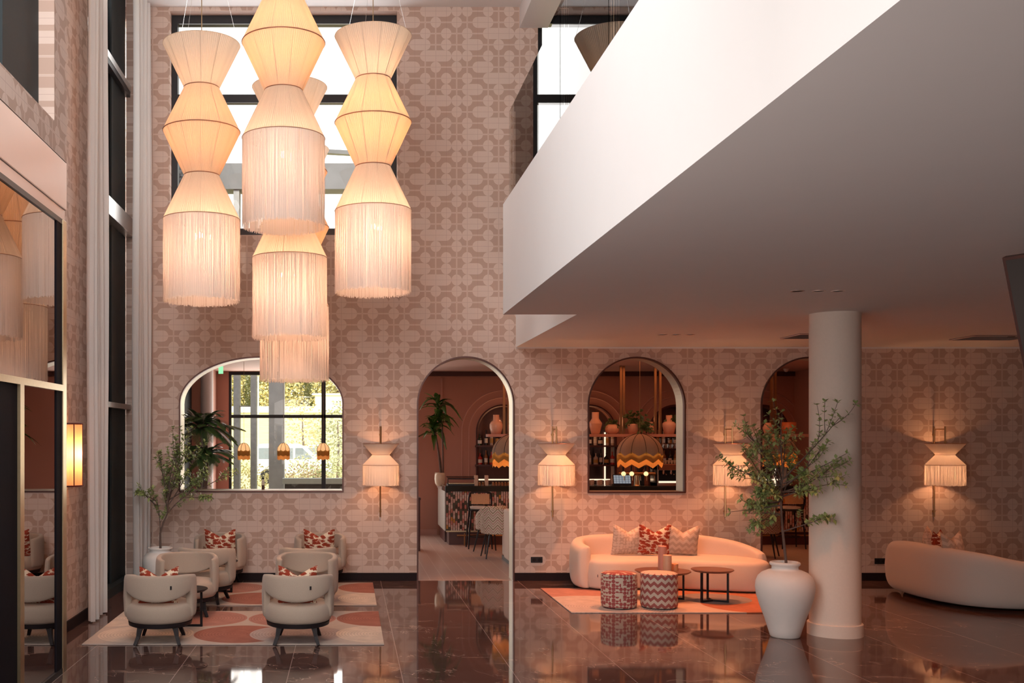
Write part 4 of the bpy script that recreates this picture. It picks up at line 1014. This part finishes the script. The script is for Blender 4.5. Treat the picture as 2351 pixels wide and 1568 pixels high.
# plant in cream pot at the end of the bar
YP_ = 21.35; pc = (PX(1010,YP_),YP_,1.10)
pot = thing('plant_pot', 'glossy cream plant pot standing on the end of the bar', 'pot', pc)
MB().lathe([(0,0),(.07,0),(.10,.05),(.112,.14),(.108,.22),(.10,.27),(.09,.265),(.085,.22),(0,.21)],seg=32,cap=False).build('pot_body', M_CREAMC, pot, smooth=True, angle=180)
dr = thing('tall_leafy_plant', 'tall dark green strap-leaved plant with bare stems in the cream pot', 'plant', (pc[0],pc[1],pc[2]+.21))
B = Vector(dr.location); st = MB(); lf = MB(); rnd = random.Random(4)
def strap(m, p, az, el, L, W, droop, n=7):
    d = Vector((cos(az)*cos(el), sin(az)*cos(el), sin(el))); sd = Vector((-sin(az), cos(az), 0)); vs = []
    for i in range(n+1):
        t_ = i/n; c = p + d*L*t_ + Vector((0,0,-droop*L*t_*t_)) ; ww = W*sin(pi*min(.97,max(.06,t_**.75)))/2
        vs += [c+sd*ww+Vector((0,0,ww*.35)), c, c-sd*ww+Vector((0,0,ww*.35))]
    fs = []
    for i in range(n): a = 3*i; fs += [(a,a+1,a+4,a+3),(a+1,a+2,a+5,a+4)]
    m.add(vs, fs)
def Pp(px,py,dy=0): q = P(px,py,YP_); q.y += dy; return q-B
for (heads, r0) in (([(1013,1102),(1008,1050),(1001,1000),(996,990)],.016), ([(1016,1102),(1012,1060),(1003,1010),(998,985)],.014), ([(1018,1102),(1017,1040),(1015,975),(1008,930),(1004,918)],.015)):
    pts = [Pp(*h) for h in heads]; st.tube(pts, [r0]*(len(pts)-1)+[r0*.7], 7)
for (px,py,n,Lm) in ((1006,932,20,.50),(997,992,24,.52),(1010,962,14,.42)):
    for k in range(n):
        az = 2*pi*k/n+rnd.uniform(-.3,.3); el = rnd.uniform(.1,1.25); strap(lf, Pp(px,py+rnd.uniform(-10,10)), az, el, Lm*rnd.uniform(.8,1.2), rnd.uniform(.10,.15), rnd.uniform(.3,.95))
st.build('stems', M_BARK, dr, smooth=True); lf.build('leaves', M_DRAC, dr, smooth=True, kind='stuff')
# bar stools
def make_stool():
    s = thing('bar_stool', '', 'stool', group='dark bentwood bar stools at the counter')
    MB().lathe([(0,.74),(.19,.74),(.205,.755),(.2,.78),(.1,.795),(0,.797)],seg=28,cap=False).build('seat_cushion', M_SOFA_G, s, smooth=True)
    MB().lathe([(.0,.705),(.2,.705),(.21,.72),(.2,.74),(0,.74)],seg=28,cap=False).build('seat_frame', M_DKWOOD, s, smooth=True)
    for sx in (-1,1):
        for sy in (-1,1):
            MB().tube([(sx*.16,sy*.15,.72),(sx*.2,sy*.19,.35),(sx*.22,sy*.21,0)],[.018,.016,.012],8).build('leg', M_DKWOOD, s, smooth=True)
    for z in (.22,): MB().tube([(.2*cos(a),.19*sin(a),z) for a in [2*pi*i/24 for i in range(25)]],.010,6).build('foot_ring', M_DKWOOD, s, smooth=True)
    pts = [(-.19,.13,.72),(-.215,.16,.85),(-.2,.19,1.02),(-.16,.205,1.06),(0,.215,1.07),(.16,.205,1.06),(.2,.19,1.02),(.215,.16,.85),(.19,.13,.72)]
    MB().tube([interp(pts,i/40) for i in range(41)],.016,8).build('back_frame', M_DKWOOD, s, smooth=True)
    MB().tube([(-.2,.175,.83),(0,.2,.825),(.2,.175,.83)],.012,8).build('back_rail', M_DKWOOD, s, smooth=True)
    MB().grid(lambda u,v: (-.17+.34*u, .2+.012*sin(pi*u), .845+.19*v), 8, 4).build('cane_back', simple('woven_cane',(.52,.30,.17),.6,vary=.2,scale=60), s)
    return s
st0 = make_stool(); st0.location = (PX(1102,19.6),19.75,0); st0.rotation_euler = (0,0,R(180)); st0['label'] = 'dark bentwood bar stool with cane back, seen through the doorway'
for px,lab in ((1385,'dark bar stool with only its top showing at the left in the arched bar window'),(1465,'dark bar stool with only its top showing at the middle of the arched bar window'),(1540,'dark bar stool with only its top showing at the right in the arched bar window'),(1815,'dark bar stool seen behind the leafy tree')):
    dup(st0, lab, (PX(px,19.7),19.75,0))
# patterned dining chairs
def make_dchair():
    s = thing('dining_chair', '', 'chair', group='zigzag upholstered dining chairs in the bar room')
    MB().lathe([(0,.42),(.2,.42),(.235,.44),(.24,.46),(.2,.485),(0,.49)],seg=32,cap=False).build('seat', M_CHEVM, s, smooth=True)
    def f(t_):
        a = pi/2+R(115)*(2*t_-1); q = abs(2*t_-1)
        r = .245; return (r*cos(a), r*sin(a), .42, .86-.22*max(0,(q-.35)/.65)**1.3, .05, cos(a), sin(a), 0)
    o = sweep_band(f, 60, 16, .04)
    o.v = [(x*(1+.18*(z-.42)), y*(1+.18*(z-.42)), z) for x,y,z in o.v]
    o.build('backrest', M_CHEVM, s, smooth=True, angle=180)
    for sx in (-1,1):
        for sy in (-1,1): MB().tube([(sx*.15,sy*.15,.43),(sx*.23,sy*.23,0)],[.018,.011],8).build('leg', M_BLACK, s, smooth=True)
    return s
d0 = make_dchair(); d0.location = (PX(1140,18.2),18.2,0); d0.rotation_euler = (0,0,R(184)); d0['label'] = 'zigzag dining chair with its back to us, nearer one in the doorway'
dup(d0, 'zigzag dining chair partly behind the nearer one in the doorway', (PX(1128,18.9),19.0,0), R(200))
dup(d0, 'zigzag dining chair glimpsed behind the big sofa and leafy tree', (PX(1752,18.3),18.3,0), R(150))
bn = thing('banquette', 'pale upholstered banquette end just inside the doorway at right', 'banquette', (PX(1163,17.2),17.2,0)); MB().box(0,1.6,-.25,.35,.07,.9).build('banquette_back', M_SOFA, bn, bevel=.04); MB().box(.05,1.55,.35,.85,.07,.45).build('seat', M_SOFA, bn, bevel=.03)
MB().box(.04,1.56,-.2,.8,0,.07).build('plinth', M_BLACK, bn)
sb = thing('console_cabinet', 'dark wooden console end just inside the doorway at left', 'cabinet', (PX(955,19.2),19.2,0)); MB().box(-.6,.09,0,.45,.94,.98).build('cabinet_top', M_MAHOG, sb); MB().box(.02,.08,.02,.42,0,.94).build('leg_panel', M_MAHOG, sb); MB().box(-.58,-.5,.02,.42,0,.94).build('leg_panel', M_MAHOG, sb)
# hanging shelf on brass poles
YH = 20.55
hs = thing('hanging_shelf', 'long pink shelf hanging over the bar on pairs of brass poles', 'shelf', (PX(1118,YH),YH,2.10)); L = 9.0-PX(1118,YH)
MB().box(0,L,-.17,.17,0,.055).build('shelf_board', M_PINKTRIM, hs, bevel=.004)
for px in (1157,1169,1425,1434,1504,1518,1770,1783): MB().box(PX(px,YH)-PX(1118,YH)-.022,PX(px,YH)-PX(1118,YH)+.022,-.03+(.08 if px in (1169,1434,1518,1783) else 0),.014+(.08 if px in (1169,1434,1518,1783) else 0),.055,ZB-2.10).build('brass_pole', M_BRASSD, hs)
for k in range(6): MB().tube([(.3+.5*k+ (PX(1500,YH)-PX(1118,YH)-.3),-.15+0*k,-.03),(.3+.5*k+(PX(1500,YH)-PX(1118,YH)-.3),.15,-.03)],.006,5).build('glass_rail', M_BRASSD, hs)
def ceramic(label, px, prof, m, dz=0, g='ceramic vases on the hanging shelf', Y=YH):
    v = thing('ceramic_vase', label, 'vase', (PX(px,Y),Y,2.157), group=g); MB().lathe(prof, seg=32, cap=False).build('vase_body', m, v, smooth=True, angle=180); return v
k = 20.55/2400
def vp(*a): return [(r*k,z*k) for r,z in a]
ceramic('faceted peach vase with a grey neck, leftmost on the hanging shelf in the arched window', 1367, vp((0,0),(9,0),(10,2),(15,23),(15,25),(9,34),(8,36),(8,50),(6,50),(6,36),(0,30)), M_PEACHC)
ceramic('round peach vase holding a small plant on the hanging shelf', 1405, vp((0,0),(10,0),(15,6),(16,12),(14,18),(9,22),(7,22),(7,20),(0,18)), M_PEACHC)
ceramic('tapered peach pot holding a leafy plant, centre of the arched window', 1454, vp((0,0),(11,0),(15,20),(15,23),(12,23),(0,20)), M_PEACHC)
ceramic('small peach bottle vase with a slim neck right of the leafy pot', 1496, vp((0,0),(6,0),(9,8),(8,14),(5,18),(4,19),(4,28),(3,28),(3,18),(0,16)), M_PEACHC, Y=20.6)
ceramic('round-shouldered peach vase at the right in the arched window', 1536, vp((0,0),(11,0),(15,18),(15,24),(11,28),(7,29),(7,43),(5,43),(5,28),(0,25)), M_PEACHC)
ceramic('glossy peach vase with a tall neck on the hanging shelf above the doorway stool', 1139, vp((0,0),(11,0),(15,14),(15,22),(12,28),(7,30),(7,44),(5,44),(5,28),(0,25)), M_PEACHC)
ceramic('squat peach vase at the doorway edge of the hanging shelf', 1178, vp((0,0),(9,0),(13,12),(10,22),(7,24),(0,20)), M_PEACHC)
ceramic('small peach vase behind the leafy tree', 1763, vp((0,0),(8,0),(12,14),(8,22),(6,26),(5,26),(0,20)), M_PEACHC)
ceramic('wide orange pot behind the leafy tree', 1811, vp((0,0),(14,0),(16,10),(16,27),(13,27),(0,20)), simple('orange_glaze',(.6,.2,.08),.3))
def shelfplant(label, px, z0, n, Lm, sp, Y=YH):
    o = thing('potted_foliage', label, 'plant', (PX(px,Y),Y,z0)); m = MB(); r_ = random.Random(px)
    for q in range(n):
        az = r_.uniform(0,6.28); el = r_.uniform(-.3,1.3); d = Vector((cos(az)*cos(el),sin(az)*cos(el)*.6,sin(el)))
        st_ = d*r_.uniform(.2,1)*sp; m.tube([(0,0,0),tuple(st_*.6+Vector((0,0,.02))),tuple(st_)],.002,4); m.leaf(st_, d, Vector((0,-1,.3)), Lm*r_.uniform(.7,1.2), Lm*.75, .4, 3)
    m.build('leaves', M_POTLEAF, o, kind='stuff'); return o
shelfplant('small bushy plant in the round peach vase', 1405, 2.157+20*k, 46, .07, .12)
shelfplant('leafy plant with broad heart-shaped leaves in the tapered peach pot', 1458, 2.157+24*k, 70, .10, .26)
shelfplant('dark trailing plant hanging over the shelf edge beside the leafy pot', 1480, 2.22, 60, .08, .16, Y=20.42)
shelfplant('spiky plant beside the round-shouldered vase at right', 1548, 2.157+26*k, 40, .08, .16)
# hanging glasses
g0 = None
for q in range(12):
    X = PX(1503+5*(q%12),YH); Y = YH-.1+.2*(q%2)
    if g0 is None:
        g0 = thing('wine_glass', 'leftmost wine glass hanging upside down under the bar shelf', 'glass', (X,Y,2.07), group='wine glasses hanging under the bar shelf')
        MB().lathe([(.03,0),(.004,-.006),(.004,-.09),(.03,-.11),(.036,-.16),(.028,-.2)],seg=14,cap=False).build('glass_bowl', M_BALGLASS, g0, smooth=True)
    else: dup(g0, 'wine glass hanging upside down under the bar shelf, %s'%orde(q,12), (X,Y,2.07))
# beer tap, till, coffee machine, grinder, tumblers
bt = thing('beer_tap', 'brass beer tap tower with round glowing badges on the bar', 'beer tap', (PX(1462,20.5),20.5,1.148))
MB().lathe([(0,0),(.07,0),(.06,.02),(.05,.12),(.045,.2),(0,.2)],seg=20,cap=False).build('tap_column', M_BRASS, bt, smooth=True)
MB().tube([(-.36,0,.23),(.36,0,.23)],.035,12).build('tap_bar', M_BRASSD, bt, smooth=True)
M_BADGE = emis('lit_badge', (1,.70,.34), 1.2)
for q,xx in enumerate((-.27,-.11,.05,.17,.32)):
    if q != 2 and q != 4: MB().tube([(xx,-.036,.23),(xx,-.045,.23)],.045,18).build('lit_badge', M_BADGE, bt)
    MB().tube([(xx,0,.26),(xx,-.01,.38)],[.012,.02],8).build('tap_handle', M_BLACK, bt, smooth=True)
    MB().tube([(xx,-.04,.2),(xx,-.09,.17),(xx,-.1,.1)],.009,8).build('tap_spout', M_BRASS, bt)
ti = thing('till_screen', 'tilted black till touchscreen on the bar left of the beer tap', 'till', (PX(1430,20.5),20.5,1.148))
MB().box(-.17,.17,0,.2,0,.02).build('stand_base', M_BLACK, ti); sc_ = MB().cbox((0,.06,.115),(.36,.02,.2),rx=-.3).build('screen_case', M_BLACK, ti)
t = NT('till_display'); xx_,yy_,zz_ = t.xyz(); t.b.inputs['Base Color'].default_value = (.02,.02,.02,1)
gq = t.math('GREATER_THAN', t.math('PINGPONG', xx_, .03), .004); c_ = t.mix(t.math('MULTIPLY', gq, t.math('GREATER_THAN', t.math('PINGPONG', zz_, .02), .003)), (.05,.07,.12), (.42,.46,.5)); t.l(c_, t.b.inputs['Emission Color']); t.b.inputs['Emission Strength'].default_value = .55
MB().cbox((0,.048,.117),(.33,.004,.17),rx=-.3).build('display', t.m, sc_)
cm = thing('coffee_machine', 'large chrome and dark espresso machine at the right of the bar', 'coffee machine', (PX(1505,20.55),20.55,1.148))
M_CHROME = simple('polished_chrome', (.7,.6,.52), .12, 1)
MB().box(0,.6,-.1,.35,.0,.05).build('drip_tray', M_CHROME, cm); MB().box(.02,.58,.1,.35,.05,.42).build('machine_body', M_BLACK, cm, bevel=.01); MB().box(0,.6,-.12,.35,.30,.42).build('machine_head', simple('bronze_panel',(.3,.13,.08),.3,.6), cm, bevel=.01)
MB().box(0,.025,-.12,.35,0,.42).box(.575,.6,-.12,.35,0,.42).build('side_frame', M_CHROME, cm); MB().box(.03,.57,.09,.1,.05,.08).build('work_light', M_LED, cm)
for q in (.15,.3,.45):
    MB().tube([(q,-.03,.3),(q,-.03,.22)],.03,12).tube([(q,-.03,.24),(q,-.2,.22)],.012,8).build('group_head', M_CHROME, cm)
c0 = None
for q in range(7):
    X = PX(1509+7*q,20.6)
    if c0 is None: c0 = thing('espresso_cup', 'leftmost small cup on top of the coffee machine', 'cup', (X,20.65,1.57), group='cups on the coffee machine'); MB().lathe([(0,0),(.02,0),(.03,.07),(.026,.07),(.018,.01),(0,.01)],seg=14,cap=False).build('cup_body', M_BALGLASS if False else M_CREAMC, c0, smooth=True)
    else: dup(c0, 'small cup on top of the coffee machine, %s'%orde(q,7), (X,20.65,1.57))
gr = thing('coffee_grinder', 'coffee grinder with a clear bean hopper behind the beer tap', 'grinder', (PX(1469,21.0),21.0,1.10))
MB().box(-.07,.07,-.08,.08,0,.28).build('grinder_body', M_BLACK, gr, bevel=.01); MB().lathe([(.04,.28),(.09,.38),(.09,.47),(.095,.475),(0,.475)],seg=20,cap=False).build('hopper', simple('smoked_hopper',(.12,.08,.07),.15), gr, smooth=True)
g1 = None
for q in range(9):
    X = PX(1352+6.5*q,20.55); 
    if g1 is None: g1 = thing('tumbler', 'leftmost clear tumbler on the bar left of the till', 'glass', (X,20.6,1.149), group='tumblers on the bar left of the till'); MB().lathe([(0,.004),(.024,.004),(.03,.1),(.027,.1),(.021,.01),(0,.01)],seg=16,cap=False).build('glass_body', simple('frosty_glass',(.75,.65,.58),.1), g1, smooth=True)
    else: dup(g1, 'clear tumbler on the bar left of the till, %s'%orde(q,9), (X,20.5+.1*(q%3),1.149))
struct('wall_bar', MB().box(2.6,9.2,YB-.5,YB-.02,0,.98), M_MAHOG)
# ------------------------------------------------------------------ fabric dome pendants with zigzag fringe
def make_dome(r, label, loc, mats, scallops=10, zz=.07, group=None, cord=1.0, hh=.72, fl_=1.0):
    d = thing('dome_pendant_lamp', label, 'lamp', loc, group=group); m0,m1,m2 = mats
    S = scallops*8
    def zig(a): return abs(((a*scallops/(2*pi)) % 1)*2-1)
    def dome(u,v):
        a = 2*pi*u; q = v*pi/2; fl = .97+.03*abs(cos(a*scallops/2)); rr = r*sin(q)*fl; z = r*hh*cos(q)
        if v > .999: z -= r*.02+zz*(zig(a)-.5)
        return (rr*cos(a), rr*sin(a), z)
    MB().grid(dome, S, 12, True).build('lamp_shade', m0, d, smooth=True, angle=180)
    def skirt(r0,top,bot):
        def f(u,v):
            a = 2*pi*u; z = (top+(bot-top)*v)-zz*(zig(a)-.5)-r*.02; return (r0*cos(a), r0*sin(a), z)
        return f
    MB().grid(skirt(r*.985,0,-r*.30*fl_), S, 3, True).build('fringe', m1, d, smooth=True, angle=180)
    MB().grid(skirt(r*.965,-r*.1,-r*.52*fl_), S, 3, True).build('fringe', m2, d, smooth=True, angle=180)
    rb = MB()
    for k in range(scallops):
        a = 2*pi*(k+.5)/scallops; rb.tube([(r*1.005*sin(q)*cos(a),r*1.005*sin(q)*sin(a),r*hh*1.01*cos(q)) for q in [pi/2*i/8 for i in range(9)]],.004,4)
    rb.build('shade_ribs', M_DKWOOD, d)
    MB().tube([(0,0,r*hh),(0,0,cord)],.004,6).build('cord', M_BRASSD, d); MB().lathe([(0,-.03),(.025,0),(.02,.03),(0,.05)],c=(0,0,r*.15),seg=10).build('bulb', M_BULB, d, smooth=True)
    return d
YD = 18.5; zb = PZ(1041,YD)
dm = None
for px,lab in ((1469,'olive dome pendant lamp with amber fringe in the arched bar window'),(1182,'olive dome pendant lamp cut by the doorway edge'),(1775,'olive dome pendant lamp behind the leafy tree')):
    loc = (PX(px,YD),YD,zb)
    if dm is None: dm = make_dome(.405, lab, loc, (M_DOME,M_DOMEF1,M_DOMEF2), group='olive dome pendant lamps over the bar', cord=ZB-zb, hh=.86)
    else: dup(dm, lab, loc)
    light('dome_light', 'POINT', (loc[0],loc[1],zb+.08), 13, (1,.48,.17), rad=.05)
YE = 19.5; dm = None
for px,pos in ((560,'left'),(651,'middle'),(742,'right')):
    loc = (PX(px,YE),YE,PZ(1034,YE))
    if dm is None: dm = make_dome(.12, '', loc, (M_DOMEP,M_DOMEF1,M_DOMEF2), 8, .02, 'small dome pendants in the left arched opening', ZB-loc[2], 1.15, 2.7); dm['label'] = '%s small fringed peach dome lamp hanging before the garden window'%pos
    else: dup(dm, '%s small fringed peach dome lamp hanging before the garden window'%pos, loc)
    light('dome_light', 'POINT', (loc[0],loc[1],loc[2]+.03), 2.2, (1,.5,.2), rad=.02)
# pepper mill on the sill
pm = thing('pepper_mill', 'pale pepper mill with a black knob on the sill of the left arched opening', 'mill', (PX(604,15.55),15.55,ARCH[0][3]+.031))
MB().lathe([(0,0),(.022,0),(.022,.06)],seg=16,cap=False).build('mill_base', M_MAHOG, pm, smooth=True); MB().lathe([(.022,.06),(.022,.12),(.016,.145),(0,.146)],seg=16,cap=False).build('mill_body', M_CREAMC, pm, smooth=True)
MB().lathe([(0,.14),(.015,.148),(.02,.16),(.014,.175),(0,.178)],seg=16,cap=False).build('mill_knob', M_BLACK, pm, smooth=True)
ex = thing('exit_sign', 'small green lit exit sign hanging in the left arched opening', 'sign', (PX(507,18.5),18.5,PZ(858,18.5))); MB().box(-.04,.04,-.01,.01,0,.13).build('sign_panel', emis('exit_green',(.25,.8,.35),1.3), ex); MB().tube([(0,0,.13),(0,0,ZB-PZ(858,18.5))],.004,5).build('hanger', M_STEEL, ex)
# palm in the bar room
YQ = 17.6
pa = thing('potted_palm', 'tall palm with feathery green fronds behind the left arched opening', 'plant', (PX(470,YQ),YQ,.0))
B = Vector(pa.location); st = MB(); rnd = random.Random(8)
MB().lathe([(0,0),(.2,0),(.26,.4),(.24,.42),(0,.38)],seg=28,cap=False).build('pot', M_CERAM, pa, smooth=True)
def Pq(px,py,dy=0): q = P(px,py,YQ); q.y += dy; return q-B
st.tube([Pq(468,1240,0),Pq(470,1120),Pq(474,1060),Pq(470,1000),Pq(465,975)],[.05,.045,.035,.04,.05],9)
st.tube([Pq(460,1240,.05),Pq(456,1120,.1),Pq(462,1075,.1),Pq(464,1050,.08)],[.045,.04,.035,.03],9)
lf = MB()
def frond(p, az, el, L, droop):
    d = Vector((cos(az)*cos(el),sin(az)*cos(el),sin(el))); n = 22; pts = [p+d*L*i/n+Vector((0,0,-droop*L*(i/n)**2)) for i in range(n+1)]
    st.tube(pts,[.008*(1-.8*i/n) for i in range(n+1)],4)
    for i in range(4,n+1):
        t_ = (pts[i]-pts[i-1]).normalized(); sd = t_.cross(Vector((0,0,1))).normalized(); l = .30*L*sin(pi*(i/n)**.8*.92+.12)+.05
        for s_ in (-1,1): lf.leaf(pts[i], (sd*s_*.9+t_*.9+Vector((0,0,.15))).normalized(), Vector((0,0,1)), l, .032, .35, 3)
for (px,py,n,L) in ((464,985,44,.68),(468,1052,34,.60)):
    for k in range(n): frond(Pq(px,py), 2*pi*k/n+rnd.uniform(-.25,.25), rnd.uniform(.15,1.1), L*rnd.uniform(.75,1.1), rnd.uniform(.3,.75))
st.build('palm_trunks', M_BARK, pa, smooth=True); lf.build('fronds', M_PALMLEAF, pa, kind='stuff')
# bar room lighting
light('bar_ceiling_light', 'AREA', (5.5,19.0,ZB-.02), 42, (1,.33,.14), rot=(0,0,0), size=6, sy=2.5)
light('niche_light', 'POINT', (3.3,22.25,2.4), 3, (1,.5,.25), rad=.1); light('niche_light', 'POINT', (5.2,22.25,2.4), 3, (1,.5,.25), rad=.1)
light('bar_window_daylight', 'AREA', (-.8,22.25,1.8), 100, (1,.93,.85), rot=(R(-90),0,0), size=3.4, sy=3.2)

sc2 = thing('dome_camera', 'small white dome camera on the bar ceiling seen above the leafy tree', 'camera', (PX(1805,21.5),21.5,ZB)); MB().lathe([(0,-.07),(.035,-.055),(.05,-.02),(.06,0)],seg=20,cap=False).build('camera_housing', M_PLASTER, sc2, smooth=True)
# ------------------------------------------------------------------ outdoors
M_GRASS = simple('sunlit_grass', (.62,.55,.28), .9, vary=.35, scale=1.5)
struct('ground', MB().box(-60,60,YB+.6,300,-.3,-.02), M_GRASS)
M_CONC = simple('grey_concrete', (.36,.36,.37), .85, vary=.25, scale=3)
M_CONCW = simple('weathered_timber_grey', (.33,.33,.34), .85, vary=.3, scale=9)
def post(label, x0p, x1p, Y, m, z1=8.24): 
    o = MB().box(PX(x0p,Y),PX(x1p,Y),Y,Y+.4,-.02,z1).build('concrete_post', m); tag(o, label, 'post', 'grey posts outside the garden window'); return o
post('broad grey concrete post outside the garden window', 617,652,26,M_CONC)
post('slim grey post farthest left outside the garden window', 536,549,26,M_CONCW)
post('slim grey post between the broad one and the leftmost outside the window', 575,587.5,26,M_CONCW)
o = MB().box(PX(546,26),PX(577,26),26.1,26.2,PZ(933.5,26),PZ(931,26)).build('rail', M_CONCW); tag(o,'thin grey rail joining the two slim posts outside the garden window','rail')
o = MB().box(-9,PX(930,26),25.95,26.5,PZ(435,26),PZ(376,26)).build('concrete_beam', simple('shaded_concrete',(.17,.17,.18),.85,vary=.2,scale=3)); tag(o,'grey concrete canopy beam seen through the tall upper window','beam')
o = MB().cbox((PX(770,32),32,PZ(350,32)),(3,.2,.12),rz=.2).build('roof_strut', bpy.data.materials['shaded_concrete']); tag(o,'slanting grey strut behind the upper window','strut')
# planter wall
pw = thing('planter_wall', 'low grey planter wall with a pale coping outside the garden window', 'planter', (PX(648,25),25,0))
MB().box(0,4,0,.4,PZ(1111,25),PZ(1098.5,25)).build('coping', simple('pale_stone',(.42,.46,.45),.8), pw); MB().box(.05,4,.05,.35,0,PZ(1111,25)).build('slatted_face', M_BRICK, pw)
# foliage clouds
def crown(name, label, cat, c, r, n, leaf, m, seed, trunk=True, group=None):
    rnd = random.Random(seed); t = thing(name, label, cat, (c[0],c[1],0), group=group); mb = MB(); cz = c[2]
    for i in range(n):
        while True:
            p = Vector((rnd.uniform(-1,1),rnd.uniform(-1,1),rnd.uniform(-1,1)))
            if .25 < p.length < 1: break
        p = Vector((p.x*r[0],p.y*r[1],p.z*r[2]+cz)); d = Vector((rnd.uniform(-1,1),rnd.uniform(-1,1),rnd.uniform(-.6,.8)))
        mb.leaf(p, d, Vector((rnd.uniform(-1,1),rnd.uniform(-1,1),rnd.uniform(-1,1))), leaf*rnd.uniform(.7,1.4), leaf*.7, .1)
    mb.build('foliage', m, t, kind='stuff')
    if trunk: MB().tube([(0,0,-.02),(.05,0,cz*.6),(0,0,cz+r[2]*.3)],[.03*cz,.022*cz,.01*cz],7).build('trunk', M_BARK, t)
    return t
M_OUT1 = leafm('sunlit_yellow_foliage', (.50,.46,.20), (.80,.72,.40), .7); M_OUT2 = leafm('sunlit_green_foliage', (.26,.30,.16), (.55,.56,.32), .7); M_OUT3 = leafm('flowering_shrub', (.62,.40,.30), (.75,.66,.38), .7)
for k,(px,h) in enumerate(((500,9.5),(545,11),(590,10),(640,11.5),(690,11),(735,10.5),(775,10.5),(830,10))):
    Y = 105+4*(k%3); crown('woodland_tree', 'sunlit woodland tree behind the road, %s of eight'%['leftmost','second from left','third from left','fourth from left','fourth from right','third from right','second from right','rightmost'][k], 'tree', (PX(px,Y),Y,h*.55+1.5), (2.7,2,h*.5), 4200, .30, (M_OUT1,M_OUT2)[k%3 == 1], 20+k, group='woodland trees beyond the garden window')
o = MB().add([(-60,62,-.1),(60,62,-.1),(60,100,4.4),(-60,100,4.4),(-60,130,4.6),(60,130,4.6)],[(0,1,2,3),(3,2,5,4)]).build('grass_slope', simple('sunlit_meadow',(.80,.68,.28),.9,vary=.3,scale=.8)); o['kind'] = 'structure'
o = MB().box(-60,60,99,99.3,4.4,5.0).build('road_barrier', simple('white_barrier',(.75,.73,.7),.6)); tag(o,'white road barrier along the top of the meadow slope','barrier')
o = MB().box(PX(722,98),PX(830,98),100,102.5,4.5,PZ(905,98)).box(PX(722,98)-.3,PX(830,98),99.8,102.7,PZ(905,98),PZ(901,98)).build('white_building', simple('white_render',(.75,.72,.7),.6)); tag(o,'white building at the right end of the woodland','building')
crown('young_tree','slender young tree at the left of the garden lawn behind the middle lamp','tree',(PX(694,52),52,2.6),(1.1,1.1,1.6),650,.16,M_OUT1,40)
crown('young_tree','narrow young tree at the right of the garden window','tree',(PX(775,50),50,2.5),(.7,.7,1.4),600,.15,M_OUT2,41)
crown('young_tree','thin young tree just left of the window mullion','tree',(PX(736,56),56,2.3),(.4,.4,1.2),300,.14,M_OUT2,42)
crown('hedge','clipped green hedge right of the white van','hedge',(PX(775,46),46,.75),(2.3,.6,.8),1500,.12,M_OUT2,43,False)
crown('hedge','hedge behind the white van','hedge',(PX(640,62),62,.6),(9,.6,.8),1600,.16,M_OUT2,46,False)
crown('flowering_shrub','pinkish flowering shrub before the white van','shrub',(PX(700,27.5),27.5,.72),(.75,.5,.70),1300,.06,M_OUT3,44,False)
crown('flowering_shrub','yellow green shrub between the grey posts','shrub',(PX(585,29),29,.6),(1.3,.6,.75),1500,.08,M_OUT1,45,False)
# white van
vn = thing('white_van', 'white van parked outside behind the grey concrete post', 'car', (PX(675,48),48,0))
prof = [(-1.75,.35),(-1.82,.9),(-1.72,1.55),(-1.5,1.78),(.2,1.78),(.55,1.62),(1.05,1.12),(1.75,.9),(1.85,.45),(1.8,.35)]
MB().add([(x,-.85,z) for x,z in prof]+[(x,.85,z) for x,z in prof],[tuple(range(10))[::-1],tuple(range(10,20))]+[(i,(i+1)%10,10+(i+1)%10,10+i) for i in range(10)]).build('van_body', simple('white_car_paint',(.8,.8,.8),.3), vn, bevel=.05)
M_CW = simple('car_window',(.22,.26,.3),.1)
for a,b,c in ((-1.55,-.75,-.75),(-.65,.0,.0),(.1,.42,.95)): MB().add([(a,-.86,1.1),(c,-.86,1.1),(b,-.86,1.6),(a,-.86,1.6)],[(0,1,2,3)]).build('side_window', M_CW, vn)
for x in (-1.15,1.2): MB().tube([(x,-.88,.33),(x,-.6,.33)],.33,20).build('wheel', M_BLACK, vn)
v2 = thing('parked_car', 'second white car roof showing behind the van', 'car', (PX(712,58),58,0)); MB().box(-1.0,1.0,-.8,.8,.3,1.0).box(-.85,.85,-.75,.75,1.0,1.65).build('car_body', bpy.data.materials['white_car_paint'], v2, bevel=.12); MB().box(-.7,.7,-.77,-.76,1.15,1.5).build('rear_window', M_CW, v2)
for x in (-.75,.75): MB().tube([(x,-.82,.32),(x,-.55,.32)],.32,18).build('wheel', M_BLACK, v2)
lp = thing('street_lamp', 'thin street lamp post outside behind the left panes', 'street lamp', (PX(593,60),60,0)); MB().tube([(0,0,-.1),(0,0,5.6)],.05,6).build('pole', M_STEEL, lp); MB().lathe([(0,0),(.2,.1),(0,.2)],c=(0,0,5.55),seg=12).build('lamp_head', M_STEEL, lp)
